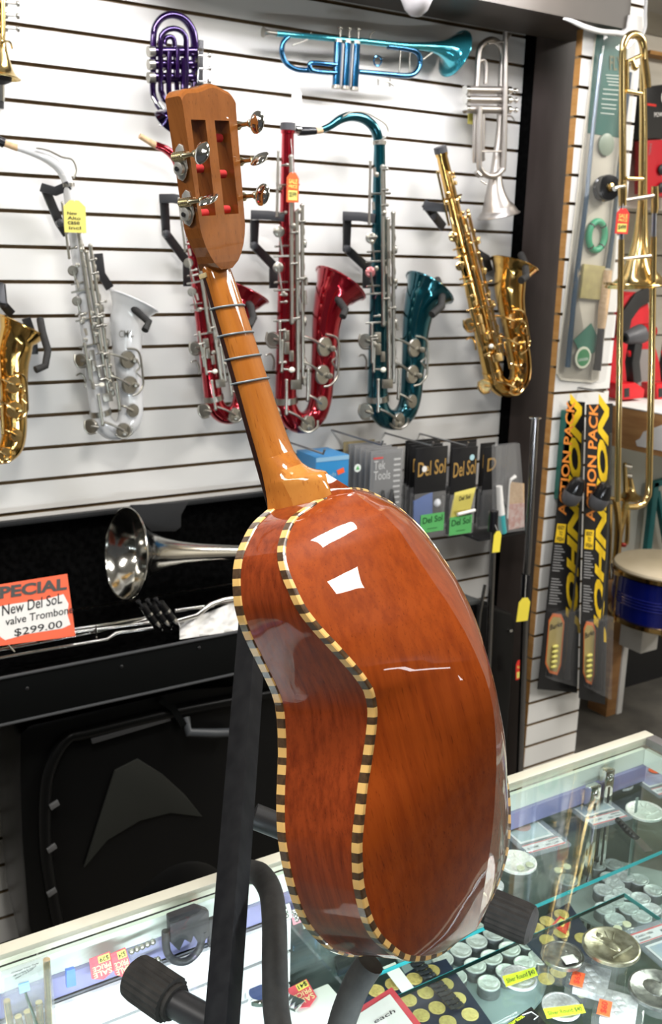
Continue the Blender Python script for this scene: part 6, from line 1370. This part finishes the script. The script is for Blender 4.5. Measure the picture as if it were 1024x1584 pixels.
# ---- left part of the counter
f = lambda x, y, z=0: PY(x, y, SLY-.0015-z)
ho = thing('holster', f(290, 1450), 'black belt holster with a loop hanging on the white slatted board left of the stand', 'holster')
LEA = noisy('black_leather', (.012, .012, .014), (.025, .025, .028), nscale=50, rough=.5)
b = MB(); b.prism([f(256, 1412), f(300, 1396), f(318, 1402), f(318, 1440), f(305, 1456), f(294, 1440), f(290, 1452), f(280, 1446), f(272, 1464), f(258, 1450)], (0, -.012, 0)); b.build('body', LEA, ho, bevel=.003)
b = MB(); b.tube([V(p) for p in spline([tuple(f(*p, .008)) for p in ((256, 1440), (258, 1470), (270, 1486), (290, 1486), (308, 1468), (314, 1440))], 5)], .005, 10); b.build('loop', LEA, ho)
b = MB(); b.strap([f(327, 1420, .006), f(327, 1462, .006)], NW, (.0045, .003)); b.build('strap', LEA, ho)
def sale_card(pts, label, z, txt, up_=NW):
    g = lambda u, v, d=0: lerp(lerp(z(*pts[0]), z(*pts[1]), u), lerp(z(*pts[3]), z(*pts[2]), u), v) + up_*d
    root = thing('sale_card', g(.5, .5), label, 'price tag')
    MB().prism([g(0, 0), g(1, 0), g(1, .8), g(.5, 1), g(0, .8)], up_*-.001).build('card', mat('pink_red_card', (.80, .10, .13), .5), root, smooth=False)
    MB().prism([g(.4, .03, .0004), g(.95, .03, .0004), g(.95, .3, .0004), g(.4, .3, .0004)], up_*-.0003).build('price_patch', mat('yellow_patch', (.85, .75, .15), .5), root, smooth=False)
    b = MB(); write(b, 'PRICE', g(.92, .36, .0006), g(.08, .36, .0006), g(.92, .56, .0006), .0002); write(b, 'SALE', g(.92, .6, .0006), g(.08, .6, .0006), g(.92, .82, .0006), .0002); b.build('lettering', mat('pale_lettering', (.9, .75, .4), .5), root, smooth=False)
    b = MB(); write(b, txt, g(.90, .06, .0007), g(.45, .06, .0007), g(.90, .26, .0007), .0002); b.build('handwriting', INK, root, smooth=False)
sale_card([(138, 1484), (170, 1472), (178, 1508), (143, 1522)], 'pink sale card on the white slatted board, left of the two side by side', lambda x, y: f(x, y, .002), '$29')
sale_card([(171, 1476), (194, 1466), (206, 1508), (180, 1516)], 'pink sale card on the white slatted board, right of the two side by side', lambda x, y: f(x, y, .005), '$24')
sale_card([(444, 1530), (474, 1514), (494, 1548), (464, 1566)], 'red and yellow sale card lying upside down between the cradle arms', lambda x, y: PZ(x, y, .80), '$41', V((0, 0, 1)))
# small strips of packaging on the white slatted board
for i, (pts, lab) in enumerate((([(196, 1466), (242, 1446), (245, 1462), (200, 1482)], 'clear strip of small pins beside the pink sale cards'), ([(222, 1486), (246, 1478), (250, 1488), (226, 1498)], 'short clear strip on the white slatted board above the left foot cap'))):
    r = thing('clear_strip', f(*pts[0]), lab, 'package'); MB().prism([f(*p, .001) for p in pts], (0, -.005, 0)).build('sleeve', CLEAR, r, smooth=False)
    b = MB()
    for k in range(5): b.ball(lerp(f(*pts[0], .004), f(*pts[1], .004), .12+.18*k)*.5+lerp(f(*pts[3], .004), f(*pts[2], .004), .12+.18*k)*.5, .004, 8)
    b.build('pin', NICKEL, r)
# white bracelet / watch boxes near the cradle
wt = thing('watch', PZ(400, 1546, .80), 'steel watch lying between the upright and the foam cradle', 'watch')
c = PZ(401, 1545, .80); MB().lathe(c, (0, 0, 1), [(.016, 0), (.018, .002), (.018, .008), (.015, .010)], 24).build('case', CHROME, wt); MB().lathe(c+V((0, 0, .0103)), (0, 0, 1), [(.014, 0), (.014, .0005)], 24).build('dial', mat('blue_dial', (.03, .05, .16), .2), wt)
b = MB()
for k in range(5): b.box(c+V((.004*k+.02, -.007*k-.012, .004)), V((.010, .004, 0)), V((-.002, .004, 0)), V((0, 0, .002)))
b.build('bracelet', CHROME, wt, bevel=.0008)
wx = PZ(490, 1562, .78); tag(MB().bb((wx.x-.035, wx.y-.03, .7355), (wx.x+.03, wx.y+.02, .796)).build('white_box', PAPER, bevel=.003), 'white box under the red and yellow sale card', 'box')
b = MB().prism([PZ(515, 1486, .78), PZ(548, 1470, .78), PZ(560, 1496, .78), PZ(522, 1512, .78)], (0, 0, .012)); tag(b.build('dark_case', LEA, bevel=.003), 'small dark case lying below the guitar bottom, beside the foam cradle tip', 'case')
for (x, y, lab) in ((418, 1412, 'red capped vial on the white board right of the upright'),):
    r = thing('vial', f(x, y), lab, 'vial'); MB().tube([f(x-10, y+6, .008), f(x+8, y-4, .008)], .006, 10).build('glass', CLEAR, r); MB().tube([f(x+8, y-4, .008), f(x+16, y-8, .008)], .007, 10).build('red_cap', REDP, r)
for i in range(3):
    x, y = (440+16*i, 1410+6*i); r = thing('trinket_card', f(x, y), ('trinket card with silver pins, left of three by the cradle', 'trinket card with silver pins, middle of three by the cradle', 'trinket card with silver pins, right of three by the guitar edge')[i], 'package')
    MB().prism([f(x-7, y-8, .001), f(x+7, y-13, .001), f(x+12, y+8, .001), f(x-3, y+14, .001)], (0, -.002, 0)).build('card', (PAPER, mat('pink_card', (.75, .30, .34), .5), PAPER)[i], r, smooth=False)
    b = MB()
    for k in range(3): b.ball(f(x-1+2*k, y-6+6*k, .005), .004, 8)
    b.build('pin', CHROME, r)
# clear packet with brass drill rods at the lower left
pk = thing('clear_packet', f(45, 1540), 'clear packet of brass rods and a small printed note at the lower left', 'package')
MB().prism([f(2, 1502), f(72, 1476), f(84, 1590), f(0, 1620)], (0, -.014, 0)).build('packet', BAG, pk, smooth=False)
for (a0, a1) in (((10, 1548), (18, 1600)), ((28, 1572), (36, 1610)), ((42, 1564), (50, 1606)), ((60, 1550), (64, 1600)), ((72, 1484), (76, 1600))): 
    MB().tube([f(*a0, .008), f(*a1, .008)], .0042, 10).build('brass_rod', BRASS, pk)
MB().tube([f(38, 1532, .014), f(58, 1588, .014)], .002, 8).build('steel_pin', CHROME, pk)
MB().prism([f(28, 1522, .016), f(44, 1517, .016), f(46, 1530, .016), f(30, 1536, .016)], (0, -.002, 0)).build('blue_tag', mat('blue_tag', (.25, .45, .75), .4), pk, smooth=False)
for k, t in enumerate(('Change Your Style', 'P.M.S. or Name for Yourself', '(888) 612-6264')): 
    b = MB(); write(b, t, f(18+3*k, 1507+4.4*k, .0155), f(60-4*k, 1491+4.4*k, .0155), f(17.5+3*k, 1504+4.4*k, .0155), .0002); b.build('lettering', INK, pk, smooth=False)
tag(MB().prism([f(100, 1498, .004), f(114, 1494, .004), f(116, 1520, .004), f(101, 1524, .004)], (0, -.006, 0)).build('blue_box', mat('bright_blue_box', (.10, .22, .75), .3), bevel=.001), 'small bright blue box under the chrome bracket at the left', 'box')
